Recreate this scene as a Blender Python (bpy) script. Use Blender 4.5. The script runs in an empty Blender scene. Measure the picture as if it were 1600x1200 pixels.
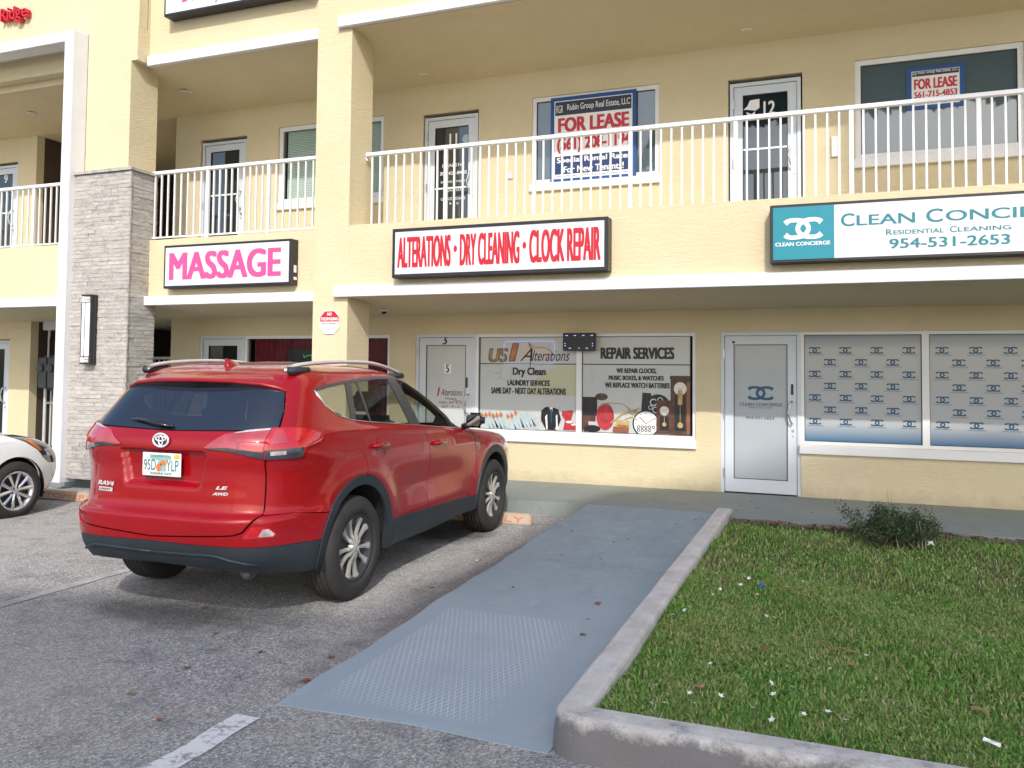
import bpy, bmesh, math, random
import numpy as np
from mathutils import Vector, Matrix
from mathutils.geometry import delaunay_2d_cdt

random.seed(7); RNG = np.random.default_rng(7)
scene = bpy.context.scene
COL = scene.collection

# ------------------------------------------------------------------ camera
def make_camera():
    f, yaw, pitch, roll = 1291.6, .3684, .0410, .0095
    fw = Vector((-math.sin(yaw)*math.cos(pitch), math.cos(yaw)*math.cos(pitch), math.sin(pitch)))
    r = Vector((math.cos(yaw), math.sin(yaw), 0)); u = r.cross(fw)
    r2 = r*math.cos(roll)+u*math.sin(roll); u2 = u*math.cos(roll)-r*math.sin(roll)
    cd = bpy.data.cameras.new('camera'); co = bpy.data.objects.new('camera', cd); COL.objects.link(co)
    co.matrix_world = Matrix(((r2.x, u2.x, -fw.x, 0), (r2.y, u2.y, -fw.y, 0), (r2.z, u2.z, -fw.z, 1.716), (0, 0, 0, 1)))
    cd.sensor_fit = 'HORIZONTAL'; cd.sensor_width = 36; cd.lens = f/1600*36
    cd.shift_y = -74.8/1600; cd.clip_start = .1; cd.clip_end = 3000
    scene.camera = co
make_camera()

# ------------------------------------------------------------------ light
SUN_DIR = Vector((-.40, 1, -.85)).normalized()          # direction the light travels
w = bpy.data.worlds.new('World'); scene.world = w; w.use_nodes = True
nt = w.node_tree; bg = nt.nodes['Background']
sky = nt.nodes.new('ShaderNodeTexSky'); sky.sky_type = 'NISHITA'; sky.sun_disc = False
sky.sun_elevation = math.asin(-SUN_DIR.z); sky.sun_rotation = math.atan2(-SUN_DIR.x, -SUN_DIR.y)
sky.dust_density = 2.5; sky.air_density = 1.0
nt.links.new(sky.outputs[0], bg.inputs[0]); bg.inputs[1].default_value = .15
sd = bpy.data.lights.new('sun', 'SUN'); sd.energy = 2.0; sd.angle = math.radians(.7); sd.color = (1, .955, .89)
so = bpy.data.objects.new('sun', sd); COL.objects.link(so); so.location = (12, -20, 30)
so.rotation_euler = SUN_DIR.to_track_quat('-Z', 'Y').to_euler()
scene.view_settings.view_transform = 'Standard'; scene.view_settings.look = 'None'
scene.view_settings.gamma = 1; scene.view_settings.use_curve_mapping = False
scene.view_settings.exposure = .74
scene.render.engine = 'CYCLES'

# ------------------------------------------------------------------ materials
def lin(c):
    return tuple((v/12.92 if v <= .04045 else ((v+.055)/1.055)**2.4) for v in c)
class NT:
    def __init__(s, name):
        s.m = bpy.data.materials.new(name); s.m.use_nodes = True
        s.t = s.m.node_tree; s.b = s.t.nodes['Principled BSDF']; s.out = s.t.nodes['Material Output']
    def n(s, typ, **k):
        o = s.t.nodes.new(typ)
        for a, b in k.items(): setattr(o, a, b)
        return o
    def l(s, a, b): s.t.links.new(a, b)
    def coord(s, scale=(1, 1, 1), kind='Object'):
        tc = s.n('ShaderNodeTexCoord'); mp = s.n('ShaderNodeMapping'); mp.inputs['Scale'].default_value = scale
        s.l(tc.outputs[kind], mp.inputs[0]); return mp.outputs[0]
    def pos(s, scale=(1, 1, 1)):
        g = s.n('ShaderNodeNewGeometry'); mp = s.n('ShaderNodeMapping'); mp.inputs['Scale'].default_value = scale
        s.l(g.outputs['Position'], mp.inputs[0]); return mp.outputs[0]
    def noise(s, vec, scale, detail=3, rough=.55, dist=0):
        o = s.n('ShaderNodeTexNoise'); o.inputs['Scale'].default_value = scale; o.inputs['Detail'].default_value = detail
        o.inputs['Roughness'].default_value = rough; o.inputs['Distortion'].default_value = dist
        s.l(vec, o.inputs['Vector']); return o.outputs['Fac']
    def ramp(s, fac, stops):
        o = s.n('ShaderNodeValToRGB'); e = o.color_ramp.elements
        while len(e) < len(stops): e.new(.5)
        for i, (p, c) in enumerate(stops):
            e[i].position = p; e[i].color = (c if len(c) == 4 else (*c, 1))
        s.l(fac, o.inputs[0]); return o.outputs[0]
    def mix(s, fac, a, b, mode='MIX'):
        o = s.n('ShaderNodeMix', data_type='RGBA', blend_type=mode)
        for v, i in ((fac, 0), (a, 6), (b, 7)):
            if hasattr(v, 'is_linked') or isinstance(v, bpy.types.NodeSocket): s.l(v, o.inputs[i])
            elif i == 0: o.inputs[0].default_value = v
            else: o.inputs[i].default_value = (*v, 1)
        return o.outputs[2]
    def math(s, op, a, b=0.):
        o = s.n('ShaderNodeMath', operation=op)
        for v, i in ((a, 0), (b, 1)):
            if isinstance(v, bpy.types.NodeSocket): s.l(v, o.inputs[i])
            else: o.inputs[i].default_value = v
        return o.outputs[0]
    def bump(s, h, strength=.3, dist=.01, prev=None):
        o = s.n('ShaderNodeBump'); o.inputs['Strength'].default_value = strength; o.inputs['Distance'].default_value = dist
        s.l(h, o.inputs['Height'])
        if prev is not None: s.l(prev, o.inputs['Normal'])
        s.l(o.outputs[0], s.b.inputs['Normal']); return o.outputs[0]
def simple(name, col, rough=.5, metal=0., coat=0., spec=.5, var=.06, vscale=6., bump=0., bscale=60., emit=None, estr=1.):
    m = NT(name); b = m.b
    b.inputs['Roughness'].default_value = rough; b.inputs['Metallic'].default_value = metal
    b.inputs['Coat Weight'].default_value = coat; b.inputs['Specular IOR Level'].default_value = spec
    v = m.coord()
    f = m.noise(v, vscale, 4)
    m.l(m.ramp(f, [(.3, tuple(c*(1-var) for c in col)), (.7, tuple(min(1, c*(1+var)) for c in col))]), b.inputs['Base Color'])
    if bump: m.bump(m.noise(v, bscale, 3), bump, .004)
    if emit: b.inputs['Emission Color'].default_value = (*emit, 1); b.inputs['Emission Strength'].default_value = estr
    return m.m
M = {}
def stucco(name, c1, c2):
    m = NT(name); v = m.pos((1, 1, 1)); vs = m.pos((1, 1, 3.2))
    big = m.noise(v, .9, 4); fine = m.noise(vs, 9, 5, .6, 1.2)
    col = m.ramp(big, [(.3, c1), (.7, c2)])
    st = m.noise(m.pos((6, 6, .5)), 2.0, 4)
    col = m.mix(m.ramp(st, [(.62, (0, 0, 0)), (.85, (.22, .22, .22))]), col, tuple(x*.80 for x in c1))
    sp = m.n('ShaderNodeSeparateXYZ'); m.l(v, sp.inputs[0])
    splash = m.math('ADD', m.math('DIVIDE', m.math('SUBTRACT', sp.outputs[2], .165), .30), m.math('MULTIPLY', m.math('SUBTRACT', m.noise(v, 6, 5, .7), .5), 1.3))
    col = m.mix(m.ramp(splash, [(.0, (.38,)*3), (.55, (0, 0, 0))]), col, tuple(x*.52 for x in c1))
    blot = m.noise(v, 2.6, 6, .7)
    col = m.mix(m.ramp(blot, [(.56, (0, 0, 0)), (.80, (.30,)*3)]), col, tuple(x*.78 for x in c1))
    m.l(col, m.b.inputs['Base Color']); m.b.inputs['Roughness'].default_value = .9; m.b.inputs['Specular IOR Level'].default_value = .2
    n1 = m.bump(m.ramp(fine, [(.42, (0, 0, 0)), (.5, (.55, .55, .55)), (.66, (1, 1, 1))]), .36, .008)
    m.bump(m.noise(v, 90, 3), .35, .002, n1)
    return m.m
M['stucco'] = stucco('cream_stucco', (.605, .525, .35), (.65, .57, .39))
M['white_stucco'] = simple('white_trim_paint', (.68, .69, .71), .6, var=.04, vscale=2, bump=.3, bscale=40)
M['white_metal'] = simple('white_aluminium', (.74, .75, .76), .35, var=.03, vscale=3)
M['rail_white'] = simple('white_railing_paint', (.70, .71, .72), .4, var=.04, vscale=3)
M['frame_white'] = simple('white_door_paint', (.58, .63, .69), .35, var=.04, vscale=2)
M['dark_wall'] = simple('shade_brown_wall', (.07, .048, .038), .8)  # gloom of the stairwell recess put into the wall colour
M['black_box'] = simple('black_sign_cabinet', (.018, .018, .022), .4, var=.2)
M['sign_white'] = simple('white_acrylic_face', (.64, .66, .70), .25, coat=.3, var=.02, vscale=1)
M['print_red'] = simple('red_vinyl', (.50, .010, .025), .4)
M['print_pink'] = simple('pink_vinyl', (.60, .075, .26), .4)
M['print_teal'] = simple('teal_vinyl', (.008, .23, .30), .35, var=.03)
M['print_tealtext'] = simple('teal_text_vinyl', (.01, .19, .23), .4)
M['print_white'] = simple('white_vinyl', (.80, .80, .80), .4)
M['print_black'] = simple('black_vinyl', (.015, .015, .018), .4)
M['print_navy'] = simple('navy_print', (.012, .035, .13), .4)
M['print_dknavy'] = simple('dark_navy_print', (.01, .016, .04), .4)
M['print_grey'] = simple('grey_print', (.55, .56, .58), .45)
M['print_blue'] = simple('blue_print', (.02, .14, .42), .45)
M['print_steel'] = simple('steel_blue_print', (.008, .075, .15), .4)
M['print_gold'] = simple('gold_print', (.32, .20, .07), .45, var=.35, vscale=12)
M['print_orange'] = simple('orange_print', (.42, .17, .07), .45, var=.3, vscale=14)
M['print_wood'] = simple('dark_wood_print', (.09, .04, .028), .5, var=.4, vscale=9)
M['print_wood2'] = simple('red_wood_print', (.26, .09, .05), .5, var=.3, vscale=9)
M['print_brass'] = simple('brass_print', (.45, .33, .12), .45, var=.3, vscale=14)
M['print_ltblue'] = simple('pale_blue_print', (.40, .49, .53), .5, var=.1, vscale=14)
M['print_cream'] = simple('cream_print', (.72, .70, .62), .5)
M['print_hotred'] = simple('gown_red_print', (.42, .03, .045), .5, var=.3, vscale=12)
M['tape_blue'] = simple('blue_masking_tape', (.008, .07, .27), .55)
M['steel'] = simple('brushed_steel', (.55, .55, .56), .3, metal=.9)
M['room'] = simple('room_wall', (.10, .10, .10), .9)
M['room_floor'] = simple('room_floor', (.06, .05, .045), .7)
M['blind'] = simple('window_blind', (.75, .82, .77), .6)
M['curtain'] = simple('crimson_curtain', (.20, .015, .035), .9, var=.3, vscale=5)
M['pvc'] = simple('grey_conduit', (.48, .49, .50), .5)
M['meter'] = simple('grey_meter_box', (.06, .07, .07), .5, var=.15)
M['light_disc'] = simple('recessed_light_lens', (.55, .52, .44), .4)
M['sconce_glass'] = simple('frosted_acrylic', (.72, .75, .80), .35, emit=(.8, .9, 1), estr=.12)
M['gasket'] = simple('black_gasket', (.02, .02, .022), .5)
M['leaf_brown'] = simple('dry_leaf', (.26, .085, .03), .8, var=.4, vscale=20)
M['leaf_tan'] = simple('tan_leaf', (.30, .17, .08), .8, var=.4, vscale=20)
M['flower'] = simple('white_petal', (.80, .80, .77), .6)
M['litter_blue'] = simple('blue_wrapper', (.02, .10, .42), .4)
M['twig'] = simple('grey_twig', (.20, .16, .12), .9, var=.3, vscale=20)
M['twig_pale'] = simple('dead_pale_stem', (.48, .42, .32), .9, var=.2, vscale=20)
M['orange_paint'] = simple('orange_stencil_paint', (.60, .16, .06), .8, var=.25, vscale=30)
M['bark'] = simple('bark', (.12, .09, .07), .9, var=.3, bump=.6, bscale=12)
M['neon_blue'] = simple('blue_neon_tube', (.2, .25, .6), .4, emit=(.35, .45, 1), estr=.5)
M['neon_red'] = simple('red_neon_tube', (.55, .42, .40), .4, emit=(1, .3, .2), estr=.05)
M['led_blue'] = simple('blue_led', (.3, .3, .8), .4, emit=(.45, .5, 1), estr=1.2)
M['led_green'] = simple('green_led', (.05, .3, .15), .4, emit=(.1, .8, .5), estr=.35)

def glass(name, tint, trans=.55, rough=.02, base=(.01, .012, .014)):
    m = NT(name)
    m.b.inputs['Base Color'].default_value = (*base, 1); m.b.inputs['Roughness'].default_value = rough
    m.b.inputs['Specular IOR Level'].default_value = .9; m.b.inputs['IOR'].default_value = 1.75
    wv = m.noise(m.pos((1, 1, 1)), 2.2, 1); m.bump(wv, .05, .02)
    tr = m.n('ShaderNodeBsdfTransparent'); tr.inputs[0].default_value = (*tint, 1)
    lw = m.n('ShaderNodeLayerWeight'); lw.inputs[0].default_value = .5
    fac = m.math('MULTIPLY', m.math('SUBTRACT', 1., m.math('POWER', lw.outputs['Facing'], 5.)), trans)
    mx = m.n('ShaderNodeMixShader'); m.l(fac, mx.inputs[0]); m.l(m.b.outputs[0], mx.inputs[1]); m.l(tr.outputs[0], mx.inputs[2])
    m.l(mx.outputs[0], m.out.inputs[0])
    return m.m
M['glass'] = glass('window_glass', (.55, .62, .62), .55, base=(.02, .028, .032))
M['glass_up'] = glass('sky_tinted_window_glass', (.40, .46, .48), .22, base=(.12, .165, .185))  # grey-blue base colour stands in for reflected sky
M['glass_door'] = glass('dark_door_glass', (.40, .46, .48), .25, base=(.022, .034, .045))
M['glass_clear'] = glass('clear_window_glass', (.90, .94, .92), .95)
M['car_glass'] = glass('tinted_car_glass', (.68, .71, .68), .88, .01, (.004, .005, .005))
M['rear_glass'] = glass('privacy_glass', (.16, .17, .18), .35, .01, (.016, .024, .042))  # bluish base carries a sky reflection in the colour

def film(name, c, lo=None, zlo=.85, zhi=2.2):
    m = NT(name); m.b.inputs['Roughness'].default_value = .18; m.b.inputs['Specular IOR Level'].default_value = .6
    v = m.pos(); col = m.ramp(m.noise(v, 2.5, 3), [(.3, tuple(x*.95 for x in c)), (.7, c)])
    if lo:
        sp = m.n('ShaderNodeSeparateXYZ'); m.l(m.pos(), sp.inputs[0])
        t = m.math('DIVIDE', m.math('SUBTRACT', sp.outputs[2], zlo), zhi-zlo)
        g = m.ramp(t, [(0., (*lo, 1)), (.05, tuple(a*.7+b*.3 for a, b in zip(lo, c))), (.17, c), (.86, c), (.97, tuple(a*.35+b*.4 for a, b in zip(c, lo))), (1., tuple(x*.55 for x in lo))])
        col = m.mix(.97, col, g)
    m.l(col, m.b.inputs['Base Color']); return m.m
M['film_us'] = film('printed_window_film', (.52, .55, .55))
M['film_frost'] = film('frosted_door_film', (.40, .44, .48))
M['film_cc'] = film('blue_edged_window_film', (.40, .425, .45), (.012, .13, .27))

def asphalt():
    m = NT('old_asphalt'); v = m.pos()
    vo = m.n('ShaderNodeTexVoronoi'); vo.inputs['Scale'].default_value = 95; m.l(v, vo.inputs['Vector'])
    vo2 = m.n('ShaderNodeTexVoronoi'); vo2.inputs['Scale'].default_value = 42; m.l(v, vo2.inputs['Vector'])
    st = m.ramp(vo.outputs['Color'], [(.0, (.10, .10, .105)), (.40, (.262, .258, .258)), (.75, (.42, .41, .40)), (1., (.68, .66, .63))])
    big = m.noise(v, .55, 5, .6); med = m.noise(v, 3.5, 5, .65)
    col = m.mix(m.ramp(big, [(.38, (0, 0, 0)), (.68, (.45, .45, .45))]), st, (.40, .375, .34))
    col = m.mix(m.ramp(med, [(.50, (0, 0, 0)), (.72, (.55, .55, .55))]), col, (.12, .118, .125))
    # dark patches and the grime strip along the ramp, both fixed on the ground
    sp = m.n('ShaderNodeSeparateXYZ'); m.l(v, sp.inputs[0])
    def blob(cx, cy, rx, ry, amt, c):
        nonlocal col
        a = m.math('DIVIDE', m.math('SUBTRACT', sp.outputs[0], cx), rx); b = m.math('DIVIDE', m.math('SUBTRACT', sp.outputs[1], cy), ry)
        d = m.math('ADD', m.math('MULTIPLY', a, a), m.math('MULTIPLY', b, b))
        d = m.math('ADD', d, m.math('MULTIPLY', m.math('SUBTRACT', m.noise(v, 5, 5, .7), .5), 1.6))
        col = m.mix(m.ramp(d, [(.15, (amt,)*3), (1.1, (0, 0, 0))]), col, c)
    blob(-3.75, 7.9, .55, .55, .85, (.035, .033, .034))
    blob(-4.3, 4.55, .8, .28, .55, (.05, .048, .05))
    blob(-2.75, 6.2, .17, 2.6, .6, (.12, .118, .125))
    cr = m.n('ShaderNodeTexVoronoi', feature='DISTANCE_TO_EDGE'); cr.inputs['Scale'].default_value = .43
    dn = m.n('ShaderNodeTexNoise'); dn.inputs['Scale'].default_value = 3; dn.inputs['Detail'].default_value = 5; m.l(v, dn.inputs['Vector'])
    ad = m.n('ShaderNodeVectorMath', operation='ADD'); sc = m.n('ShaderNodeVectorMath', operation='SCALE'); sc.inputs['Scale'].default_value = .5
    m.l(dn.outputs['Color'], sc.inputs[0]); m.l(sc.outputs[0], ad.inputs[0]); m.l(v, ad.inputs[1]); m.l(ad.outputs[0], cr.inputs['Vector'])
    crk = m.ramp(cr.outputs['Distance'], [(.0, (1, 1, 1)), (.004, (0, 0, 0))])
    col = m.mix(m.math('MULTIPLY', crk, m.ramp(med, [(.5, (0, 0, 0)), (.56, (.35,)*3)])), col, (.04, .04, .04))
    m.l(col, m.b.inputs['Base Color']); m.b.inputs['Roughness'].default_value = .92; m.b.inputs['Specular IOR Level'].default_value = .25
    n1 = m.bump(vo.outputs['Distance'], .75, .006); n2 = m.bump(vo2.outputs['Distance'], .4, .008, n1); m.bump(big, .4, .05, n2)
    return m.m
M['asphalt'] = asphalt()
def painted_concrete(name, a, b, grid=False):
    m = NT(name); v = m.pos()
    col = m.ramp(m.noise(v, 1.6, 6, .65), [(.3, a), (.7, b)])
    col = m.mix(m.ramp(m.noise(m.pos((1, 3, 1)), 7, 5, .7), [(.55, (0, 0, 0)), (.8, (.35, .35, .35))]), col, tuple(x*1.5 for x in b))
    col = m.mix(m.ramp(m.noise(v, 34, 4, .7), [(.60, (0, 0, 0)), (.72, (.5, .5, .5))]), col, tuple(x*.6 for x in a))
    col = m.mix(m.ramp(m.noise(m.pos((5, 1, 1)), 1.7, 5, .7), [(.54, (0, 0, 0)), (.78, (.45,)*3)]), col, tuple(x*.62 for x in a))
    col = m.mix(m.ramp(m.noise(v, 11, 6, .75), [(.60, (0, 0, 0)), (.66, (.35,)*3)]), col, tuple(x*1.45 for x in b))
    if grid:
        s2 = m.n('ShaderNodeSeparateXYZ'); m.l(v, s2.inputs[0])
        e = m.math('ADD', s2.outputs[1], m.math('MULTIPLY', m.math('SUBTRACT', m.noise(v, 2.2, 6, .7), .5), 2.2))
        col = m.mix(m.ramp(m.math('DIVIDE', e, 10.), [(.52, (.75,)*3), (.66, (0, 0, 0))]), col, (.315, .385, .435))
        col = m.mix(m.ramp(m.noise(m.pos((1, .35, 1)), 5, 6, .75), [(.56, (0, 0, 0)), (.72, (.4,)*3)]), col, (.40, .47, .52))
    n = m.bump(m.noise(v, 120, 3), .5, .003)
    if grid:
        sp = m.n('ShaderNodeSeparateXYZ'); m.l(v, sp.inputs[0])
        def lines(e):
            fr = m.math('FRACT', m.math('MULTIPLY', e, 1/.033)); tri = m.math('ABSOLUTE', m.math('SUBTRACT', fr, .5))
            return m.ramp(tri, [(.34, (0, 0, 0)), (.46, (1, 1, 1))])
        # pressed diamond mat
        e1 = m.math('ADD', m.math('MULTIPLY', sp.outputs[0], .94), m.math('MULTIPLY', sp.outputs[1], .40))
        e2 = m.math('SUBTRACT', m.math('MULTIPLY', sp.outputs[0], .94), m.math('MULTIPLY', sp.outputs[1], .40))
        g = m.math('MAXIMUM', lines(e1), lines(e2))
        my = m.ramp(m.math('DIVIDE', sp.outputs[1], 10.), [(.372, (0, 0, 0)), (.376, (1, 1, 1)), (.528, (1, 1, 1)), (.532, (0, 0, 0))])
        mx = m.ramp(m.math('DIVIDE', m.math('ADD', sp.outputs[0], 5.), 5.), [(.50, (0, 0, 0)), (.504, (1, 1, 1)), (.665, (1, 1, 1)), (.70, (0, 0, 0))])
        wear = m.ramp(m.noise(v, 2.3, 4), [(.30, (.25, .25, .25)), (.6, (1, 1, 1))])
        g = m.math('MULTIPLY', m.math('MULTIPLY', m.math('MULTIPLY', g, my), mx), wear)
        col = m.mix(m.math('MULTIPLY', g, .85), col, (.50, .57, .62))
        m.bump(g, .6, .004, n)
    m.l(col, m.b.inputs['Base Color']); m.b.inputs['Roughness'].default_value = .62
    return m.m
M['ramp'] = painted_concrete('blue_grey_ramp_paint', (.20, .262, .305), (.265, .335, .38), True)
M['walk'] = painted_concrete('grey_green_walkway_paint', (.175, .205, .20), (.22, .25, .24))
def kerbmat():
    m = NT('weathered_kerb_concrete'); v = m.pos()
    sp = m.n('ShaderNodeSeparateXYZ'); m.l(v, sp.inputs[0])
    base = m.ramp(m.noise(v, 5, 6, .65), [(.3, (.42, .40, .385)), (.7, (.62, .60, .575))])
    # algae and tyre grime on the lower face that fronts the car park (position fixed stain)
    low = m.math('ADD', m.math('MULTIPLY', m.math('SUBTRACT', .186, sp.outputs[2]), 18.), m.math('MULTIPLY', m.math('SUBTRACT', m.noise(v, 5.5, 8, .8), .5), 5.5))
    fy = m.ramp(m.math('DIVIDE', sp.outputs[1], 10.), [(.366, (1, 1, 1)), (.374, (0, 0, 0))])
    col = m.mix(m.math('MULTIPLY', m.ramp(low, [(.0, (0, 0, 0)), (1., (.85, .85, .85))]), fy), base, (.12, .118, .122))
    col = m.mix(m.ramp(m.noise(v, 40, 4, .7), [(.58, (0, 0, 0)), (.72, (.5, .5, .5))]), col, (.16, .15, .14))
    m.l(col, m.b.inputs['Base Color']); m.b.inputs['Roughness'].default_value = .9
    n = m.bump(m.noise(v, 70, 4), .7, .005); m.bump(m.noise(v, 9, 3), .5, .01, n); return m.m
M['kerb'] = kerbmat()
def worn(name, paint, under, lo, hi):
    m = NT(name); v = m.pos()
    f = m.math('ADD', m.math('MULTIPLY', m.noise(v, 26, 5, .7), .5), m.math('MULTIPLY', m.noise(v, 5, 4), .5))
    m.l(m.ramp(f, [(lo, paint), (hi, under)]), m.b.inputs['Base Color']); m.b.inputs['Roughness'].default_value = .85
    m.bump(m.noise(v, 95, 3), .6, .005); return m.m
M['line'] = worn('worn_white_line', (.68, .68, .68), (.25, .245, .245), .50, .58)
M['line_faint'] = worn('faded_white_line', (.44, .44, .44), (.29, .285, .28), .42, .56)
M['wheelstop'] = worn('worn_orange_wheel_stop', (.44, .36, .28), (.46, .31, .22), .48, .60)
M['stop_text'] = worn('worn_orange_stencil', (.58, .16, .06), (.47, .33, .24), .52, .66)
M['far_grass'] = simple('far_grass', (.06, .085, .035), .95, var=.3, vscale=.5)
M['soil'] = simple('lawn_soil', (.085, .065, .04), .95, var=.5, vscale=18, bump=.8, bscale=40)
M['litterbed'] = simple('dead_leaf_bed', (.17, .10, .06), .95, var=.6, vscale=30, bump=1, bscale=60)

def grassmat():
    m = NT('lawn_grass'); g = m.n('ShaderNodeNewGeometry'); p = m.pos()
    rnd = g.outputs['Random Per Island']
    c = m.ramp(rnd, [(0., (.06, .165, .022)), (.40, (.125, .305, .042)), (.70, (.21, .41, .07)), (.85, (.33, .44, .12)), (.93, (.46, .40, .21)), (1., (.56, .45, .27))])
    patch = m.noise(p, 1.9, 6, .65)
    c2 = m.ramp(rnd, [(0., (.12, .24, .04)), (.55, (.26, .39, .09)), (.80, (.42, .38, .19)), (1., (.58, .46, .29))])
    c = m.mix(m.ramp(patch, [(.42, (0, 0, 0)), (.62, (.9, .9, .9))]), c, c2)
    m.l(c, m.b.inputs['Base Color']); m.b.inputs['Roughness'].default_value = .5; m.b.inputs['Specular IOR Level'].default_value = .4
    tr = m.n('ShaderNodeBsdfTranslucent'); m.l(c, tr.inputs[0]); mx = m.n('ShaderNodeMixShader'); mx.inputs[0].default_value = .25
    m.l(m.b.outputs[0], mx.inputs[1]); m.l(tr.outputs[0], mx.inputs[2]); m.l(mx.outputs[0], m.out.inputs[0]); return m.m
M['grass'] = grassmat()
def leafmat(name, stops):
    m = NT(name); g = m.n('ShaderNodeNewGeometry')
    m.l(m.ramp(g.outputs['Random Per Island'], stops), m.b.inputs['Base Color']); m.b.inputs['Roughness'].default_value = .5
    m.b.inputs['Specular IOR Level'].default_value = .35; return m.m
M['bush_leaf'] = leafmat('shrub_leaf', [(0, (.016, .034, .014)), (.6, (.042, .078, .03)), (1, (.10, .14, .055))])
M['reed'] = leafmat('long_grass_blade', [(0, (.07, .14, .03)), (1, (.16, .24, .07))])
M['tree_leaf'] = leafmat('tree_leaf', [(0, (.02, .045, .015)), (.6, (.045, .085, .025)), (1, (.08, .12, .04))])
def stonemat():
    m = NT('ledger_stone'); oi = m.n('ShaderNodeObjectInfo'); g = m.n('ShaderNodeNewGeometry'); v = m.pos((1, 1, 2.2))
    f = m.math('FRACT', m.math('ADD', oi.outputs['Random'], g.outputs['Random Per Island']))
    c = m.ramp(f, [(0, (.37, .355, .335)), (.3, (.43, .41, .38)), (.55, (.47, .445, .41)), (.8, (.43, .40, .36)), (1, (.51, .485, .445))])
    c = m.mix(m.ramp(m.noise(v, 9, 6, .7, .6), [(.47, (0, 0, 0)), (.68, (.7, .7, .7))]), c, (.20, .193, .195))
    c = m.mix(m.ramp(m.noise(v, 15, 4, .6), [(.55, (0, 0, 0)), (.8, (.5, .5, .5))]), c, (.62, .58, .53))
    m.l(c, m.b.inputs['Base Color']); m.b.inputs['Roughness'].default_value = .85
    m.bump(m.noise(v, 22, 5, .65), .9, .014); return m.m
M['stone'] = stonemat()
def paint(name, c, c2=None, rough=.38, metal=.12):
    m = NT(name); b = m.b
    v = m.coord(); f = m.noise(v, 3, 4)
    m.l(m.ramp(f, [(.3, c), (.75, c2 or c)]), b.inputs['Base Color'])
    dirt = m.noise(v, 9, 5, .65)
    m.l(m.ramp(dirt, [(.35, (.01,)*3), (.8, (.04,)*3)]), b.inputs['Coat Roughness'])
    b.inputs['Roughness'].default_value = rough; b.inputs['Metallic'].default_value = metal
    b.inputs['Coat Weight'].default_value = 1.; b.inputs['Coat IOR'].default_value = 1.42; b.inputs['Specular IOR Level'].default_value = .25
    m.bump(m.noise(v, 260, 2), .02, .001); return m.m
M['red_paint'] = paint('red_car_paint', (.26, .0008, .004), (.30, .001, .005))
M['white_paint'] = paint('white_car_paint', (.82, .83, .84), rough=.3, metal=0)
M['clad'] = simple('grey_black_plastic', (.020, .028, .036), .55, var=.15, vscale=5, bump=.15, bscale=200)
M['black_trim'] = simple('gloss_black_trim', (.008, .008, .009), .15, coat=.5)
M['pillar_trim'] = simple('satin_black_pillar', (.045, .045, .048), .35)
M['liner'] = simple('dark_liner', (.008, .008, .008), .9)
M['seat'] = simple('grey_seat_fabric', (.05, .05, .052), .9, var=.2, vscale=30)
M['tyre'] = simple('tyre_rubber', (.022, .021, .021), .8, var=.25, vscale=8, bump=.3, bscale=90)
M['cover'] = simple('silver_wheel_cover', (.62, .61, .58), .32, metal=.6)
M['alloy'] = simple('bright_alloy', (.70, .70, .72), .2, metal=.85)
M['rim_dark'] = simple('dark_rim', (.025, .025, .028), .5)
M['mirror'] = simple('mirror_glass', (.25, .27, .30), .05, metal=1.)
M['badge_silver'] = simple('badge_silver', (.72, .72, .74), .3, metal=.35)
M['chrome'] = simple('chrome', (.80, .80, .82), .08, metal=1.)
M['dull_steel'] = simple('dull_steel', (.12, .12, .12), .7, metal=.3)
M['silver'] = simple('satin_silver', (.68, .68, .68), .32, metal=.45)
M['lamp_red'] = simple('red_lamp_lens', (.42, .008, .014), .06, coat=1., var=.25, vscale=14)
M['lamp_pink'] = simple('pale_red_lamp_lens', (.36, .045, .06), .06, coat=1., var=.2, vscale=9)
M['lamp_clear'] = simple('clear_lamp_lens', (.42, .36, .38), .07, coat=1., var=.4, vscale=22)
M['lamp_dark'] = simple('smoked_lamp_trim', (.035, .04, .055), .1, coat=1., var=.3, vscale=14)
M['lamp_amber'] = simple('amber_lamp_lens', (.70, .17, .02), .1, coat=1.)
M['plate_white'] = simple('plate_white', (.66, .70, .70), .35)
M['plate_green'] = simple('plate_green', (.03, .16, .17), .4)
M['plate_mist'] = simple('plate_mist_green', (.25, .42, .38), .45)
M['plate_orange'] = simple('plate_orange', (.75, .17, .04), .4)
M['plate_sticker'] = simple('plate_sticker_yellow', (.70, .45, .04), .4)

# ------------------------------------------------------------------ mesh helpers
def link(o, parent=None):
    COL.objects.link(o)
    if parent is not None: o.parent = parent
    return o
def mesh_obj(name, verts, faces, mat, parent=None, smooth=False):
    me = bpy.data.meshes.new(name); me.from_pydata([tuple(v) for v in verts], [], [tuple(f) for f in faces])
    me.materials.append(M[mat] if isinstance(mat, str) else mat); me.update()
    if smooth: me.polygons.foreach_set('use_smooth', [True]*len(me.polygons))
    return link(bpy.data.objects.new(name, me), parent)
def tag(o, label=None, cat=None, group=None, kind=None):
    if label: o['label'] = label
    if cat: o['category'] = cat
    if group: o['group'] = group
    if kind: o['kind'] = kind
    return o
def empty(name, loc=(0, 0, 0), rz=0., label=None, cat=None, group=None):
    o = bpy.data.objects.new(name, None); COL.objects.link(o); o.location = loc; o.rotation_euler = (0, 0, rz); o.empty_display_size = .2
    return tag(o, label, cat, group)
BF = [(0, 3, 2, 1), (4, 5, 6, 7), (0, 1, 5, 4), (1, 2, 6, 5), (2, 3, 7, 6), (3, 0, 4, 7)]
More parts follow.
